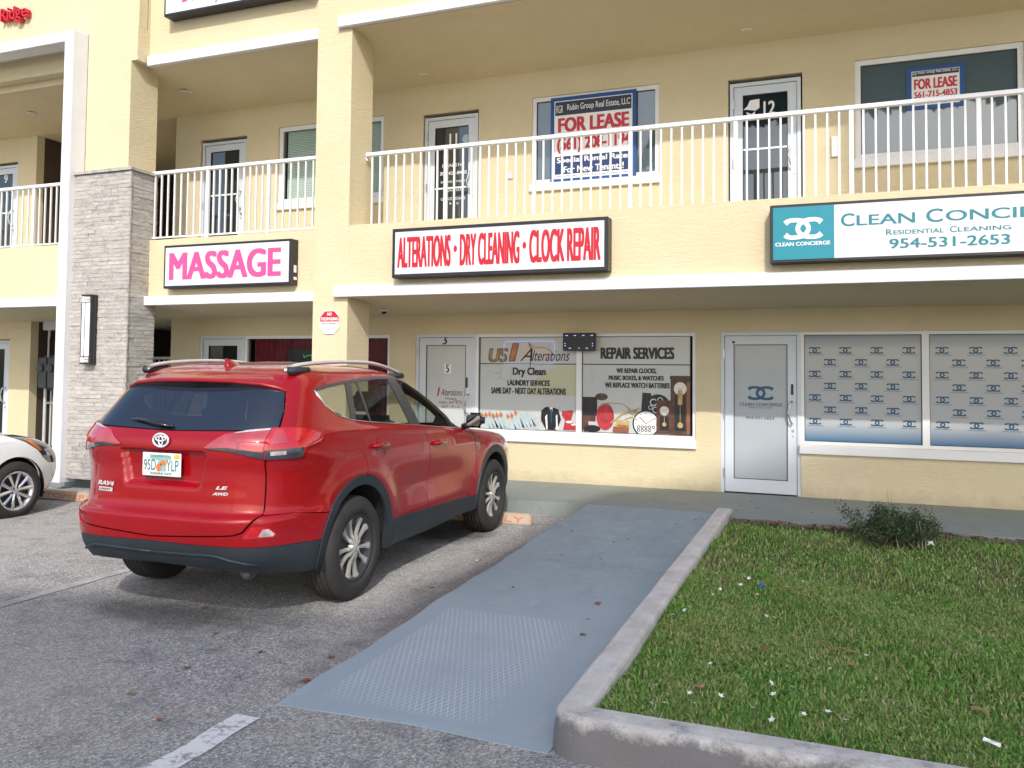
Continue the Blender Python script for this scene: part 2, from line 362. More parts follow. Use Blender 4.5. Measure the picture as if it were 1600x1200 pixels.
class G:
    def __init__(s): s.v = []; s.f = []
    def add(s, v, f):
        n = len(s.v); s.v += [tuple(p) for p in v]; s.f += [tuple(i+n for i in q) for q in f]; return s
    def box(s, x0, x1, y0, y1, z0, z1):
        return s.add([(x0, y0, z0), (x1, y0, z0), (x1, y1, z0), (x0, y1, z0), (x0, y0, z1), (x1, y0, z1), (x1, y1, z1), (x0, y1, z1)], BF)
    def bbox(s, x0, x1, y0, y1, z0, z1, b=.004):
        """box with chamfered edges"""
        bm = bmesh.new(); bmesh.ops.create_cube(bm, size=1)
        for v in bm.verts: v.co = Vector(((x0+x1)/2+v.co.x*(x1-x0), (y0+y1)/2+v.co.y*(y1-y0), (z0+z1)/2+v.co.z*(z1-z0)))
        bmesh.ops.bevel(bm, geom=bm.edges[:], offset=b, segments=1, affect='EDGES')
        bm.verts.index_update(); s.add([v.co for v in bm.verts], [[v.index for v in f.verts] for f in bm.faces]); bm.free(); return s
    def prism_xz(s, pts, y0, y1):
        """2-D outline in x,z given counter-clockwise seen from -y, between y0 (front) and y1"""
        n = len(pts); v = [(x, y0, z) for x, z in pts]+[(x, y1, z) for x, z in pts]
        f = [tuple(range(n)), tuple(range(2*n-1, n-1, -1))]+[(i, n+i, n+(i+1) % n, (i+1) % n) for i in range(n)]
        return s.add(v, f)
    def tube(s, pts, r, seg=8, r2=None):
        pts = [Vector(p) for p in pts]; n = len(pts); rings = []; a = None
        for i, p in enumerate(pts):
            t = (pts[min(i+1, n-1)]-pts[max(i-1, 0)]).normalized()
            if a is None: a = t.orthogonal().normalized()
            a = (a-t*a.dot(t)).normalized(); b = t.cross(a); rr = r if r2 is None else r+(r2-r)*i/(n-1)
            rings.append([p+(a*math.cos(k*2*math.pi/seg)+b*math.sin(k*2*math.pi/seg))*rr for k in range(seg)])
        f = [(i*seg+k, i*seg+(k+1) % seg, (i+1)*seg+(k+1) % seg, (i+1)*seg+k) for i in range(n-1) for k in range(seg)]
        f += [tuple(range(seg-1, -1, -1)), tuple((n-1)*seg+k for k in range(seg))]
        return s.add([p for q in rings for p in q], f)
    def disc(s, c, r, ax='y', d=.01, seg=24, r2=None):
        """short cylinder, axis x/y/z, front at c, depth d"""
        r2 = r if r2 is None else r2
        A = {'y': (lambda u, w, t: (c[0]+u, c[1]+t, c[2]+w)), 'x': (lambda u, w, t: (c[0]+t, c[1]+u, c[2]+w)), 'z': (lambda u, w, t: (c[0]+u, c[1]+w, c[2]+t))}[ax]
        cs = [(math.cos(2*math.pi*k/seg), math.sin(2*math.pi*k/seg)) for k in range(seg)]
        v = [A(r*a, r*b, 0) for a, b in cs]+[A(r2*a, r2*b, d) for a, b in cs]
        return s.add(v, [tuple(range(seg)), tuple(range(2*seg-1, seg-1, -1))]+[(k, seg+k, seg+(k+1) % seg, (k+1) % seg) for k in range(seg)])
    def obj(s, name, mat, parent=None, smooth=False): return mesh_obj(name, s.v, s.f, mat, parent, smooth)
def box(name, x0, x1, y0, y1, z0, z1, mat, parent=None, b=0):
    g = G(); (g.bbox(x0, x1, y0, y1, z0, z1, b) if b else g.box(x0, x1, y0, y1, z0, z1)); return g.obj(name, mat, parent)
def rotz_obj(o, loc): o.location = loc; return o

TEXT_CACHE = {}
def text_mesh(s, bold=0., shear=0., align='LEFT', space=1.):
    k = (s, bold, shear, space)
    if k not in TEXT_CACHE:
        c = bpy.data.curves.new('t', 'FONT'); c.body = s; c.size = 1; c.offset = bold; c.shear = shear; c.space_character = space
        c.resolution_u = 4; o = bpy.data.objects.new('t', c); COL.objects.link(o)
        bpy.context.view_layer.update(); dg = bpy.context.evaluated_depsgraph_get()
        me = o.evaluated_get(dg).to_mesh(); v = np.array([tuple(x.co) for x in me.vertices]).reshape(-1, 3); f = [tuple(p.vertices) for p in me.polygons]
        o.evaluated_get(dg).to_mesh_clear(); bpy.data.objects.remove(o); bpy.data.curves.remove(c)
        if len(v):
            lo, hi = v.min(0), v.max(0); v = (v-lo)/np.maximum(hi-lo, 1e-6)
        TEXT_CACHE[k] = (v, f)
    return TEXT_CACHE[k]
def text_into(g, s, x0, x1, z0, z1, y, bold=0., shear=0., space=1., d=0.):
    """words on a wall plane that faces -y, filling the rectangle x0..x1, z0..z1; d gives raised letters"""
    if not d:
        v, f = text_mesh(s, 0., shear, space=space); k = 0 if bold < .008 else (1 if bold < .03 else 2)
        e = (x1-x0)/max(1, len(s))*bold*2.1*(k > 0); ez = min(e*.8, (z1-z0)*bold*.55)
        offs = [(0, 0)] if k == 0 else ([(-1, -1), (1, 1), (-1, 1), (1, -1)] if k == 1 else [(-1, -1), (1, 1), (-1, 1), (1, -1), (0, 0)])
        for i, (ox, oz) in enumerate(offs): g.add([(x0+e+a[0]*(x1-x0-2*e)+e*ox, y-.00025*i, z0+ez+a[1]*(z1-z0-2*ez)+ez*oz) for a in v], f)
        return g
    v, f = text_mesh(s, bold, shear, space=space)
    P = [(x0+a[0]*(x1-x0), y, z0+a[1]*(z1-z0)) for a in v]
    n = len(P); Q = [(a, b+d, c) for a, b, c in P]
    from collections import Counter
    ec = Counter(); 
    for q in f:
        for i in range(len(q)): ec[(q[i], q[(i+1) % len(q)])] += 1
    side = [(a, b, b+n, a+n) for (a, b) in ec if (b, a) not in ec]
    g.add(P+Q, list(f)+[tuple(i+n for i in reversed(q)) for q in f]+side); return g
def words(name, items, y, mat, parent, d=0.):
    g = G()
    for it in items: text_into(g, it[0], it[1], it[2], it[3], it[4], y, *(it[5:] if len(it) > 5 else ()), d=d)
    return g.obj(name, mat, parent)
def cc_logo(g, cx, cz, w, h, y, th=.17):
    """two C shapes back to back that overlap in the middle"""
    for sgn in (-1, 1):
        pts = [(.50, .27, .085), (.44, .36, .075), (.34, .42, .062)]
        n = 12
        pts += [(.20-.36*math.sin(math.radians(a)) if False else .21+.36*math.cos(math.radians(a)), .42*math.sin(math.radians(a)), .062+.012*abs(math.cos(math.radians(a)))) for a in np.linspace(84, 276, n)]
        pts += [(.34, -.42, .062), (.44, -.36, .075), (.50, -.27, .085)]
        C = [(cx+sgn*a*w, cz+b*h, t*w*th/.17*1.75) for a, b, t in pts]; v = []
        for i, (a, b, t) in enumerate(C):
            p, q = C[max(i-1, 0)], C[min(i+1, len(C)-1)]; dx, dz = q[0]-p[0], q[1]-p[1]; L = math.hypot(dx, dz); nx, nz = -dz/L*t/2*.9, dx/L*t/2
            v += [(a+nx, y-(.0004 if sgn > 0 else 0), b+nz), (a-nx, y-(.0004 if sgn > 0 else 0), b-nz)]
        g.add(v, [((2*i, 2*i+1, 2*i+3, 2*i+2) if sgn < 0 else (2*i, 2*i+2, 2*i+3, 2*i+1)) for i in range(len(C)-1)])
    return g
def flat(g, pts, y):
    g.add([(x, y, z) for x, z in pts], [tuple(range(len(pts)))]); return g
def ell(cx, cz, rx, rz, n=20, a0=0, a1=360):
    return [(cx+rx*math.cos(math.radians(a0+(a1-a0)*k/n)), cz+rz*math.sin(math.radians(a0+(a1-a0)*k/n))) for k in range(n if a1-a0 == 360 else n+1)]

# ================================================================== GROUND
def gz(x):  # the car park falls gently towards the left
    return -.07*min(max((-6-x)/3., 0), 1.6)
def ground():
    xs = [-40, -30, -16, -11]+list(np.arange(-10.5, -5, .5))+[-5, 0, 8, 22]; ys = [-20, -8, 0, 4, 9.5, 18]
    v = [(x, y, gz(x)) for y in ys for x in xs]; n = len(xs)
    f = [(j*n+i, j*n+i+1, (j+1)*n+i+1, (j+1)*n+i) for j in range(len(ys)-1) for i in range(n-1)]
    tag(mesh_obj('asphalt_ground', v, f, 'asphalt'), kind='structure')
    tag(mesh_obj('far_ground', [(-900, -900, -.25), (900, -900, -.25), (900, 900, -.25), (-900, 900, -.25)], [(0, 1, 2, 3)], 'far_grass'), kind='structure')
ground()
WK = 9.36                                     # kerb face of the raised walkway
def walkway():
    g = G(); xs = [-16, -11, -10, -9, -8.2, -7.4, -2.65, -1.2, -1.02, 8]
    for a, b in zip(xs[:-1], xs[1:]):
        za, zb = .165+gz(a)*.85, .165+gz(b)*.85
        y0 = WK if b < -1.0 else 9.16
        g.add([(a, y0, gz(a)-.05), (b, y0, gz(b)-.05), (b, 12, gz(b)-.05), (a, 12, gz(a)-.05), (a, y0+.012, za), (b, y0+.012, zb), (b, 12, zb), (a, 12, za)], BF)
    tag(g.obj('walkway', 'walk'), kind='structure')
walkway()
def ramp():
    root = empty('ramp', (0, 0, 0)); tag(root, kind='structure')
    def z(y): return .004+.163*max(0, (y-3.52))/(WK-3.52)
    cuts = [3.52, 6.765, WK-.006]
    for a, b in zip(cuts[:-1], cuts[1:]):
        a2, b2 = a+(.006 if a > 3.6 else 0), b-.006*(b < 9)
        nn = 24; v = []; f = []
        for i in range(nn+1):
            y = a2+(b2-a2)*i/nn; zz = z(y)
            xl = -2.655+.012*math.sin(y*3.1)+.008*math.sin(y*9)
            for x, q in ((xl, -.03), (xl+.004, zz-.006), (xl+.015, zz), (-1.9, zz+.003), (-1.19, zz)):
                yy = y
                if i == 0 and a < 3.6: yy = y+.05*math.sin((x+2.65)*2.0)+.05
                v.append((x, yy, q))
        for i in range(nn):
            for k in range(4): f.append((i*5+k, i*5+k+1, (i+1)*5+k+1, (i+1)*5+k))
        for e in (0, nn):
            base = e*5; n0 = len(v)
            for k in range(5): v.append((v[base+k][0], v[base+k][1], -.03))
            f += [((base+k, n0+k, n0+k+1, base+k+1) if e == 0 else (base+k+1, n0+k+1, n0+k, base+k)) for k in range(4)]
        mesh_obj('ramp_slab', v, f, 'ramp', root)
ramp()
def kerb():
    root = empty('kerb', (0, 0, 0)); tag(root, kind='structure')
    prof = [(0, -.05), (.006, .06), (.014, .15), (.020, .178), (.030, .193), (.044, .200), (.10, .203), (.158, .201), (.172, .195), (.180, .178), (.184, .05)]
    def sweep(path):
        v = []; m = len(prof)
        for (px, py, nx, ny, h, q) in path:
            for d, z in prof:
                jx = .003*math.sin(px*7+py*5)
                v.append((max(px+nx*d+jx, -1.21+d), max(py+ny*d+jx, 3.55+d) if q else py+ny*d, z*h*.93 if z > 0 else z))
        n = len(path); f = [(i*m+k, (i+1)*m+k, (i+1)*m+k+1, i*m+k+1) for i in range(n-1) for k in range(m-1)]
        f = [tuple(reversed(q)) for q in f]
        f += [tuple(range(m)), tuple((n-1)*m+k for k in range(m-1, -1, -1))]
        mesh_obj('kerb_segment', v, f, 'kerb', root, False)
    side = lambda a, b, n: [(-1.21, a+(b-a)*i/n, 1, 0, 1+.22*max(0, ((a+(b-a)*i/n)-4)/5.5), 0) for i in range(n+1)]
    far = side(9.47, 6.896, 18); far[0] = (-1.21, 9.50, 1, 0, 1.08, 0)
    sweep(far)
    corner = [(-1.03-.18*math.cos(a), 3.73-.18*math.sin(a), math.cos(a), math.sin(a), 1, 1) for a in np.linspace(0, math.pi/2, 9)]
    sweep(side(6.886, 3.75, 22)+corner+[(x, 3.55, 0, 1, 1, 0) for x in np.arange(-.9, .62, .1)])
    sweep([(x, 3.55, 0, 1, 1, 0) for x in np.arange(.612, 3.0, .1)]); sweep([(x, 3.55, 0, 1, 1, 0) for x in np.arange(2.922, 8, .4)])
kerb()
def lawn_z(x, y):
    return .135+.02*np.sin(x*1.7+.6)*np.cos(y*1.3)+.012*np.sin(x*4.1+y*3.3)
def lawn():
    nx, ny = 60, 46; xs = np.linspace(-1.04, 8, nx); ys = np.linspace(3.7, 9.22, ny)
    v = [(x, y, float(lawn_z(x, y))-.02) for y in ys for x in xs]
    f = [(j*nx+i, j*nx+i+1, (j+1)*nx+i+1, (j+1)*nx+i) for j in range(ny-1) for i in range(nx-1)]
    tag(mesh_obj('lawn_soil', v, f, 'soil', smooth=True), kind='structure')
    # blades
    N = 260000
    u = RNG.random(N); near = RNG.random(N) < .55
    x = np.where(near, -1.02+2.3*RNG.random(N), -1.02+5.2*RNG.random(N)); y = np.where(near, 3.72+3.0*u, 3.72+5.46*u**.9)
    bare = (y > 8.85+.12*np.sin(x*5)) & (RNG.random(N) < .72)
    scruff = (np.sin(x*2.3+1)*np.sin(y*1.9+.4)+.6*np.sin(x*6.1+y*4.3))
    keep = ~bare & (RNG.random(N) < .80+.2*np.sign(scruff)); x, y = x[keep], y[keep]; n = len(x)
    z0 = lawn_z(x, y)-.02
    L = (.024+.026*RNG.random(n))*(1+.25*np.sin(x*3)*np.cos(y*2.5)); az = RNG.random(n)*2*np.pi; lean = .25+.95*RNG.random(n); wd = .0022+.0026*RNG.random(n)
    edge = (x < -.93) | (y < 3.82); L = np.where(edge, L*1.35, L); az = np.where(edge & (RNG.random(n) < .5), np.where(x < -.93, np.pi, -np.pi/2)+RNG.normal(0, .6, n), az)
    dx, dy = np.cos(az), np.sin(az); px, py = -dy, dx
    def P(t, ww):
        h = L*t*np.cos(lean*t); o = L*t*np.sin(lean*t)*1.1
        return np.stack([x+dx*o+px*ww, y+dy*o+py*ww, z0+h], 1)
    V = np.stack([P(0, -wd), P(0, wd), P(.55, wd), P(.55, -wd), P(1.0, 0)], 1).reshape(-1, 3)
    b = np.arange(n)*5
    quads = np.stack([b, b+1, b+2, b+3], 1); tris = np.stack([b+3, b+2, b+4], 1)
    me = bpy.data.meshes.new('grass'); me.vertices.add(len(V)); me.vertices.foreach_set('co', V.astype(np.float32).ravel())
    me.loops.add(n*7); me.loops.foreach_set('vertex_index', np.concatenate([quads.ravel(), tris.ravel()]).astype(np.int32))
    me.polygons.add(2*n); me.polygons.foreach_set('loop_start', np.concatenate([np.arange(n)*4, n*4+np.arange(n)*3]).astype(np.int32))
    me.polygons.foreach_set('loop_total', np.concatenate([np.full(n, 4), np.full(n, 3)]).astype(np.int32))
    me.materials.append(M['grass']); me.update(calc_edges=True); me.validate()
    tag(link(bpy.data.objects.new('grass', me)), 'short patchy green lawn grass behind the pale concrete kerb', 'grass', kind='stuff')
    # strip of dead leaves between lawn and walkway
    g = G(); R = random.Random(3)
    for _ in range(1500):
        x = R.uniform(-1.0, 4.5); y = 9.15-abs(R.gauss(0, .09)); z = float(lawn_z(x, y))+R.uniform(0, .03); s = R.uniform(.008, .028); a = R.uniform(0, 6.28); t = R.uniform(-.5, .5)
        c, si = math.cos(a)*s, math.sin(a)*s
        g.add([(x-c, y-si, z), (x+si*.5, y-c*.5, z+t*s), (x+c, y+si, z+.4*s), (x-si*.5, y+c*.5, z-t*s)], [(0, 1, 2, 3)])
    tag(g.obj('leaf_litter', 'litterbed'), 'brown dead leaves along the lawn edge by the walkway', 'leaf litter', kind='stuff')
lawn()
def painted_lines():
    for name, x0, x1, y0, y1, mat in (('parking_line', -2.755, -2.615, -2, 3.40, 'line'), ('parking_line', -5.60, -5.49, 1.0, 5.45, 'line_faint'), ('parking_line', -5.60, -5.49, 5.45, 7.9, 'line_faint')):
        n = 30; v = []
        for i in range(n+1):
            y = y0+(y1-y0)*i/n; j = .010*math.sin(y*13)+.008*math.sin(y*31+1)
            v += [(x0+j, y, gz(x0)+.005), (x1+j*.6, y, gz(x1)+.005)]
        tag(mesh_obj(name, v, [(2*i, 2*i+1, 2*i+3, 2*i+2) for i in range(n)], mat), kind='structure')
painted_lines()

# ================================================================== BUILDING
BW = 11.02          # face of the recessed shop wall
BG = 11.06          # plane of window frames
bld = empty('commercial_building', (-4, 11, .165), label='two storey cream stucco shopfront building with white trim and upper gallery', cat='building')
def inv(o):  # keep world coordinates although parented
    o.matrix_parent_inverse = Matrix.Translation((4, -11, -.165)); return o
def bpart(g, name, mat, smooth=False): return inv(g.obj(name, mat, bld, smooth))
def wall_cells(g, x0, x1, z0, z1, holes, y0, y1):
    xs = sorted({x0, x1, *[h[0] for h in holes], *[h[1] for h in holes]}); zs = sorted({z0, z1, *[h[2] for h in holes], *[h[3] for h in holes]})
    for a, b in zip(xs[:-1], xs[1:]):
        run = None
        for c, d in zip(zs[:-1], zs[1:]):
            cx, cz = (a+b)/2, (c+d)/2
            hole = any(h[0] < cx < h[1] and h[2] < cz < h[3] for h in holes)
            if hole:
                if run: g.box(a, b, y0, y1, run[0], run[1]); run = None
            else: run = (run[0], d) if run else (c, d)
        if run: g.box(a, b, y0, y1, run[0], run[1])
Z1, ZS, ZL, ZR, ZU, ZF2 = .165, 2.53, 3.61, 4.67, 6.00, 3.44
doors = [ # x0,x1,z0,z1
 ('d5', -5.80, -4.83, Z1, 2.235), ('dcc', -1.34, -.355, Z1, 2.235), ('dm', -9.86, -8.95, Z1, 2.235),
 ('u11', -5.72, -4.81, ZF2, 5.55), ('u12', -1.24, -.32, ZF2, 5.55), ('uL', -9.93, -8.98, ZF2, 5.55), ('u9', -15.2, -14.25, ZF2, 5.55), ('dL', -15.2, -14.3, Z1-.05, 2.2)]
wins = [('w5', -4.83, -1.66, .82, 2.235), ('wcc', -.355, 3.4, .82, 2.235), ('wm', -8.95, -6.24, .82, 2.235),
 ('wM', -3.98, -2.15, 4.37, 5.62), ('wR', .30, 2.13, 4.37, 5.62), ('wL', -8.35, -6.40, 4.37, 5.62)]
H = [d[1:] for d in doors]+[w_[1:] for w_ in wins]
def walls():
    g = G(); wall_cells(g, -10.47, 8, 0.0, ZS+.35, [h for h in H if h[3] < 3 and h[0] > -11], BW, BW+.16); bpart(g, 'wall', 'stucco')
    g = G(); wall_cells(g, -10.47, 8, ZF2-.1, ZU+.5, [h for h in H if h[3] > 3 and h[0] > -11], BW, BW+.16); bpart(g, 'wall', 'stucco')
    g = G(); wall_cells(g, -18, -13.77, -.1, ZS+.35, [h for h in H if h[3] < 3 and h[0] < -11], BW, BW+.16); bpart(g, 'wall', 'stucco')
    g = G(); wall_cells(g, -18, -13.77, ZF2-.1, ZU+.5, [h for h in H if h[3] > 3 and h[0] < -11], BW, BW+.16); bpart(g, 'wall', 'stucco')
    # stair passage between the two wings: side walls, dark back, floors
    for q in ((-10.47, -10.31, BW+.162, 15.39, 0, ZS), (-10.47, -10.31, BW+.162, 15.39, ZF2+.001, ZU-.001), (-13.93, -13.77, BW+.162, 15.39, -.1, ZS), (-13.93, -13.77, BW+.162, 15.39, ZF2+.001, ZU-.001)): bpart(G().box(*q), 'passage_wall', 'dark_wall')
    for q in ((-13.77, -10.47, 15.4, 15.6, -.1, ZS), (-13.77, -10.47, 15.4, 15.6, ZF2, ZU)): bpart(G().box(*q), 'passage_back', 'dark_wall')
    # slab between the storeys with soffit, roof slab
    def slab(name, x0, x1, yf, zf, zb, zt):
        P = [(yf, zf), (BW+.001, zb), (15.39, zb), (15.39, zt), (yf, zt)]; n = len(P)
        g = G(); g.add([(x0, a, b) for a, b in P]+[(x1, a, b) for a, b in P], [tuple(range(n)), tuple(range(2*n-1, n-1, -1))]+[(i, n+i, n+(i+1) % n, (i+1) % n) for i in range(n)]); bpart(g, name, 'stucco')
    slab('floor_slab', -18, -6.482, 9.62, 2.64, ZS, ZF2); slab('floor_slab', -6.478, 8, 9.52, 2.658, ZS, ZF2)
    slab('roof_slab', -18, -6.482, 9.62, 6.24, ZU, ZU+.5); slab('roof_slab', -6.478, 8, 9.52, 6.277, ZU, ZU+.5)
    g = G(); g.box(-18, 8, 9.4, 16, 8.6, 8.8); bpart(g, 'roof_deck', 'white_stucco')
    g = G(); g.box(-18.2, -18, 9.4, 16, 0, 8.8); g.box(8, 8.2, 9.36, 16, 0, 8.8); g.box(-18, 8, 15.8, 16, 0, 8.6); bpart(g, 'outer_wall', 'stucco')
    # fascias (parapets that carry the railings)
    g = G(); g.box(-5.94, 8, 9.36, 9.519, 2.66, ZL); g.box(-5.94, 8, 9.519, 9.90, ZF2+.002, ZL-.002); bpart(g, 'fascia', 'stucco')
    g = G(); g.box(-9.70, -6.482, 9.50, 9.619, 2.64, ZL-.01); g.box(-9.70, -6.482, 9.619, 9.70, ZF2+.002, ZL-.012); bpart(g, 'fascia', 'stucco')
    g = G(); g.box(-18, -10.80, 9.46, 9.619, 2.66, ZL); g.box(-18, -10.80, 9.619, 9.70, ZF2+.002, ZL-.002); bpart(g, 'fascia', 'stucco')
    g = G(); g.box(-5.94, 8, 9.36, 9.519, 6.28, 8.6); bpart(g, 'upper_fascia', 'stucco')
    g = G(); g.box(-9.581, -6.482, 9.50, 9.619, 6.235, 8.6); g.box(-9.70, -9.5815, 9.46, 9.9, 6.78, 8.6); bpart(g, 'upper_fascia', 'stucco')
    g = G(); g.box(-18, -10.747, 9.44, 9.619, 6.35, 6.659); g.box(-18, -9.58, 9.28, 9.44, 6.78, 8.6); g.box(-18, -10.6, 9.30, 9.62, 6.66, 6.779); bpart(g, 'upper_fascia', 'stucco')
    # columns
    g = G(); g.box(-6.48, -5.942, 9.36, 9.91, 0.16, 8.6); bpart(g, 'column', 'stucco')
    g = G(); g.box(-10.56, -9.70, 9.27, 9.80, 4.6, 6.27); g.box(-10.56, -9.582, 9.27, 9.80, 6.271, 6.779); bpart(g, 'column', 'stucco')
    g = G(); g.box(-10.44, -9.62, 9.30, 9.62, 0.05, 4.6); bpart(g, 'column_core', 'stucco')
    # white projecting bands
    def band(x0, x1, y0, y1, z0, z1, endcap=False):
        g = G(); n = max(2, int((x1-x0)/.5)); 
        for i in range(n):
            a = x0+(x1-x0)*i/n; b = x0+(x1-x0)*(i+1)/n
        g.bbox(x0, x1, y0, y1, z0, z1, .006); bpart(g, 'white_band', 'white_stucco')
    band(-6.13, 8, 9.29, 9.359, 2.655, 2.80); band(-6.13, 8, 9.29, 9.359, 6.275, 6.42)
    g = G(); g.box(-5.939, 8, 9.361, 9.519, 2.648, 2.658); g.box(-5.939, 8, 9.361, 9.519, 6.268, 6.278); bpart(g, 'soffit_edge', 'stucco')
    band(-9.50, -6.482, 9.42, 9.499, 2.62, 2.755); band(-9.55, -6.482, 9.42, 9.499, 6.22, 6.37)
    band(-18, -10.82, 9.40, 9.459, 2.64, 2.78)
    g = G(); g.bbox(-10.745, -10.57, 9.0, 9.279, gz(-10.6)+.1, 6.765, .008); bpart(g, 'white_frame', 'white_stucco')
    g = G(); g.bbox(-18, -10.747, 9.0, 9.279, 6.60, 6.765, .008); bpart(g, 'white_frame', 'white_stucco')
    # sloping soffit between the shop wall and the slab edge is flush; interiors
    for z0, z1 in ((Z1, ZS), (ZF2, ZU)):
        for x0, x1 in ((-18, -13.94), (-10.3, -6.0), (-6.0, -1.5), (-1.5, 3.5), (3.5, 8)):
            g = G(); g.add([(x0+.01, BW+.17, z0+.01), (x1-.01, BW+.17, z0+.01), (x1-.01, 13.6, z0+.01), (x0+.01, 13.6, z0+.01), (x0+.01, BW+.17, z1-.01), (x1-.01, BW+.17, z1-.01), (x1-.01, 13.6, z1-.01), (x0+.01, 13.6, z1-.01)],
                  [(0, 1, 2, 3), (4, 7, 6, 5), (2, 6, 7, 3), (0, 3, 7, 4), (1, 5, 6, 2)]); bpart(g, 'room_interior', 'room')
walls()

def frame_ring(g, x0, x1, z0, z1, w, y0, y1, bottom=None):
    bt = w if bottom is None else bottom
    g.box(x0, x0+w, y0, y1, z0, z1); g.box(x1-w, x1, y0, y1, z0, z1)
    g.box(x0+w, x1-w, y0+.001, y1, z1-w, z1)
    if bt: g.box(x0+w, x1-w, y0+.001, y1, z0, z0+bt)
def make_door(x0, x1, z0, z1, glassmat, jamb=.045, stile=.11, bot=.17, label=None, handle_right=True, mid=None, y=BG):
    g = G(); g.box(x0, x0+jamb, y-.02, y+.10, z0, z1); g.box(x1-jamb, x1, y-.02, y+.10, z0, z1); g.box(x0+jamb, x1-jamb, y-.019, y+.10, z1-jamb, z1)
    a, b, t = x0+jamb+.006, x1-jamb-.006, z1-jamb-.006; yf = y+.0
    frame_ring(g, a, b, z0+.012, t, stile, yf, yf+.045, bottom=bot)
    d = bpart(g, 'door', 'frame_white')
    if label: d['label'] = label
    def sub(gg, n, m): o = inv_child(gg.obj(n, m, d)); return o
    def inv_child(o): return o
    gl = G(); gl.box(a+stile, b-stile, yf+.018, yf+.026, z0+.012+bot, t-stile); sub(gl, 'pane', glassmat)
    gk = G(); frame_ring(gk, a+stile-.001, b-stile+.001, z0+.012+bot-.001, t-stile+.001, .008, yf-.001, yf+.017); sub(gk, 'gasket', 'gasket')
    if mid is not None:
        gm = G(); gm.box(a+stile, b-stile, yf+.005, yf+.017, mid-.012, mid+.012); sub(gm, 'push_bar', 'white_metal')
    hx = b-.055 if handle_right else a+.055; hz = (z0+1.05)
    gh = G(); gh.tube([(hx, yf, hz+.14), (hx, yf-.05, hz+.14), (hx-.02, yf-.065, hz+.11), (hx-.05, yf-.068, hz), (hx-.02, yf-.065, hz-.11), (hx, yf-.05, hz-.14), (hx, yf, hz-.14)], .011, 8); ho = sub(gh, 'handle', 'steel'); ho.data.polygons.foreach_set('use_smooth', [True]*len(ho.data.polygons))
    gl2 = G(); gl2.disc((hx+.01, yf-.012, hz-.23), .017, 'y', .012, 14); gl2.disc((hx+.01, yf-.009, hz-.30), .011, 'y', .009, 12); sub(gl2, 'lock', 'steel')
    for hzz in (z0+.25, z0+1.0, z1-.28):
        gg = G(); gg.bbox(x0+.030, x0+.052, y-.034, y-.0205, hzz-.06, hzz+.06, .003); sub(gg, 'hinge', 'steel')
    return d
def make_window(x0, x1, z0, z1, panes, fw, sill=True, y=BG, splits=None, name='window', wl=.05, mull=.075):
    """panes: list of (x0,x1,material)"""
    g = G(); frame_ring(g, x0, x1, z0, z1, fw, y-.01, y+.07)
    for (a, b, m) in panes[1:]:
        pa = panes[panes.index((a, b, m))-1][1]; g.box(pa, a, y-.009, y+.069, z0+fw, z1-fw)
    wdw = bpart(g, name, 'white_metal')
    for (a, b, m) in panes:
        gg = G(); gg.box(a, b, y+.025, y+.031, z0+fw, z1-fw); gg.obj('pane', m, wdw)
        gk = G(); frame_ring(gk, a, b, z0+fw, z1-fw, .007, y+.012, y+.024); gk.obj('gasket', 'gasket', wdw)
    if sill:
        gs = G(); gs.bbox(x0-.02, x1+.012, BW-.045, y-.011, z0-.115, z0-.002, .006); gs.obj('sill', 'white_metal', wdw)
    return wdw
YP = BG+.024   # just in front of the panes
# --- shop 5
d5 = make_door(-5.80, -4.83, Z1, 2.235, 'film_us', label='white glazed shop door with number 5')
words('number', [('5', -5.37, -5.28, 2.085, 2.195, .03, .35)], BG-.001, 'print_black', d5)
g = G(); flat(g, [(-5.345, 1.655), (-5.235, 1.655), (-5.235, 1.80), (-5.345, 1.80)], BG+.0165); g.obj('sticker', 'print_white', d5)
words('number', [('5', -5.32, -5.265, 1.67, 1.79, .02)], BG+.0150, 'print_black', d5)
g = G(); g.bbox(-4.985, -4.955, BG-.008, BG, 1.45, 1.60, .003); g.obj('keypad', 'black_box', d5)
words('lettering', [('Alterations', -5.40, -5.05, 1.33, 1.43, 0, .4), ('Hours', -5.32, -5.14, 1.27, 1.31), ('MON - FRI   9 - 6', -5.42, -5.06, 1.21, 1.245), ('SAT   9 - 3', -5.38, -5.10, 1.15, 1.185)], BG+.0150, 'print_black', d5)
words('lettering', [('1', -5.46, -5.41, 1.32, 1.45, .04, .2), ('OPEN', -5.20, -5.06, 1.235, 1.262)], BG+.0145, 'print_red', d5)
g = G(); g.box(-5.455, -5.435, YP, YP, 1.45, 1.6)
for x0, x1, z0, z1 in ((-5.43, -5.427, 1.47, 1.63), (-5.40, -5.20, 1.452, 1.455), (-5.40, -5.397, 1.452, 1.60), (-5.203, -5.20, 1.455, 1.60)): g.box(x0, x1, BG+.0155, BG+.017, z0, z1)
g.obj('notice_outline', 'print_grey', d5)
w5 = make_window(-4.83, -1.66, .82, 2.235, [(-4.775, -3.305, 'film_us'), (-3.225, -1.735, 'film_us')], .045)
w5['label'] = 'printed shop window advertising alterations and clock repair'
g = G(); g.box(-4.775, -3.305, YP-.006, YP, 1.800, 1.812); g.box(-3.225, -1.735, YP-.006, YP, 1.800, 1.812); g.obj('glazing_bar', 'gasket', w5)
Y1 = YP-.002; Y2 = YP-.0035; Y3 = YP-.005; Y4 = YP-.0065
words('lettering', [('US', -4.64, -4.335, 1.83, 2.03, .05, .18)], Y2, 'print_black', w5)
words('lettering', [('US', -4.63, -4.345, 1.84, 2.02, .035, .18)], Y3, 'print_gold', w5)
words('lettering', [('1', -4.325, -4.17, 1.84, 2.10, .06, .15)], Y2, 'print_black', w5)
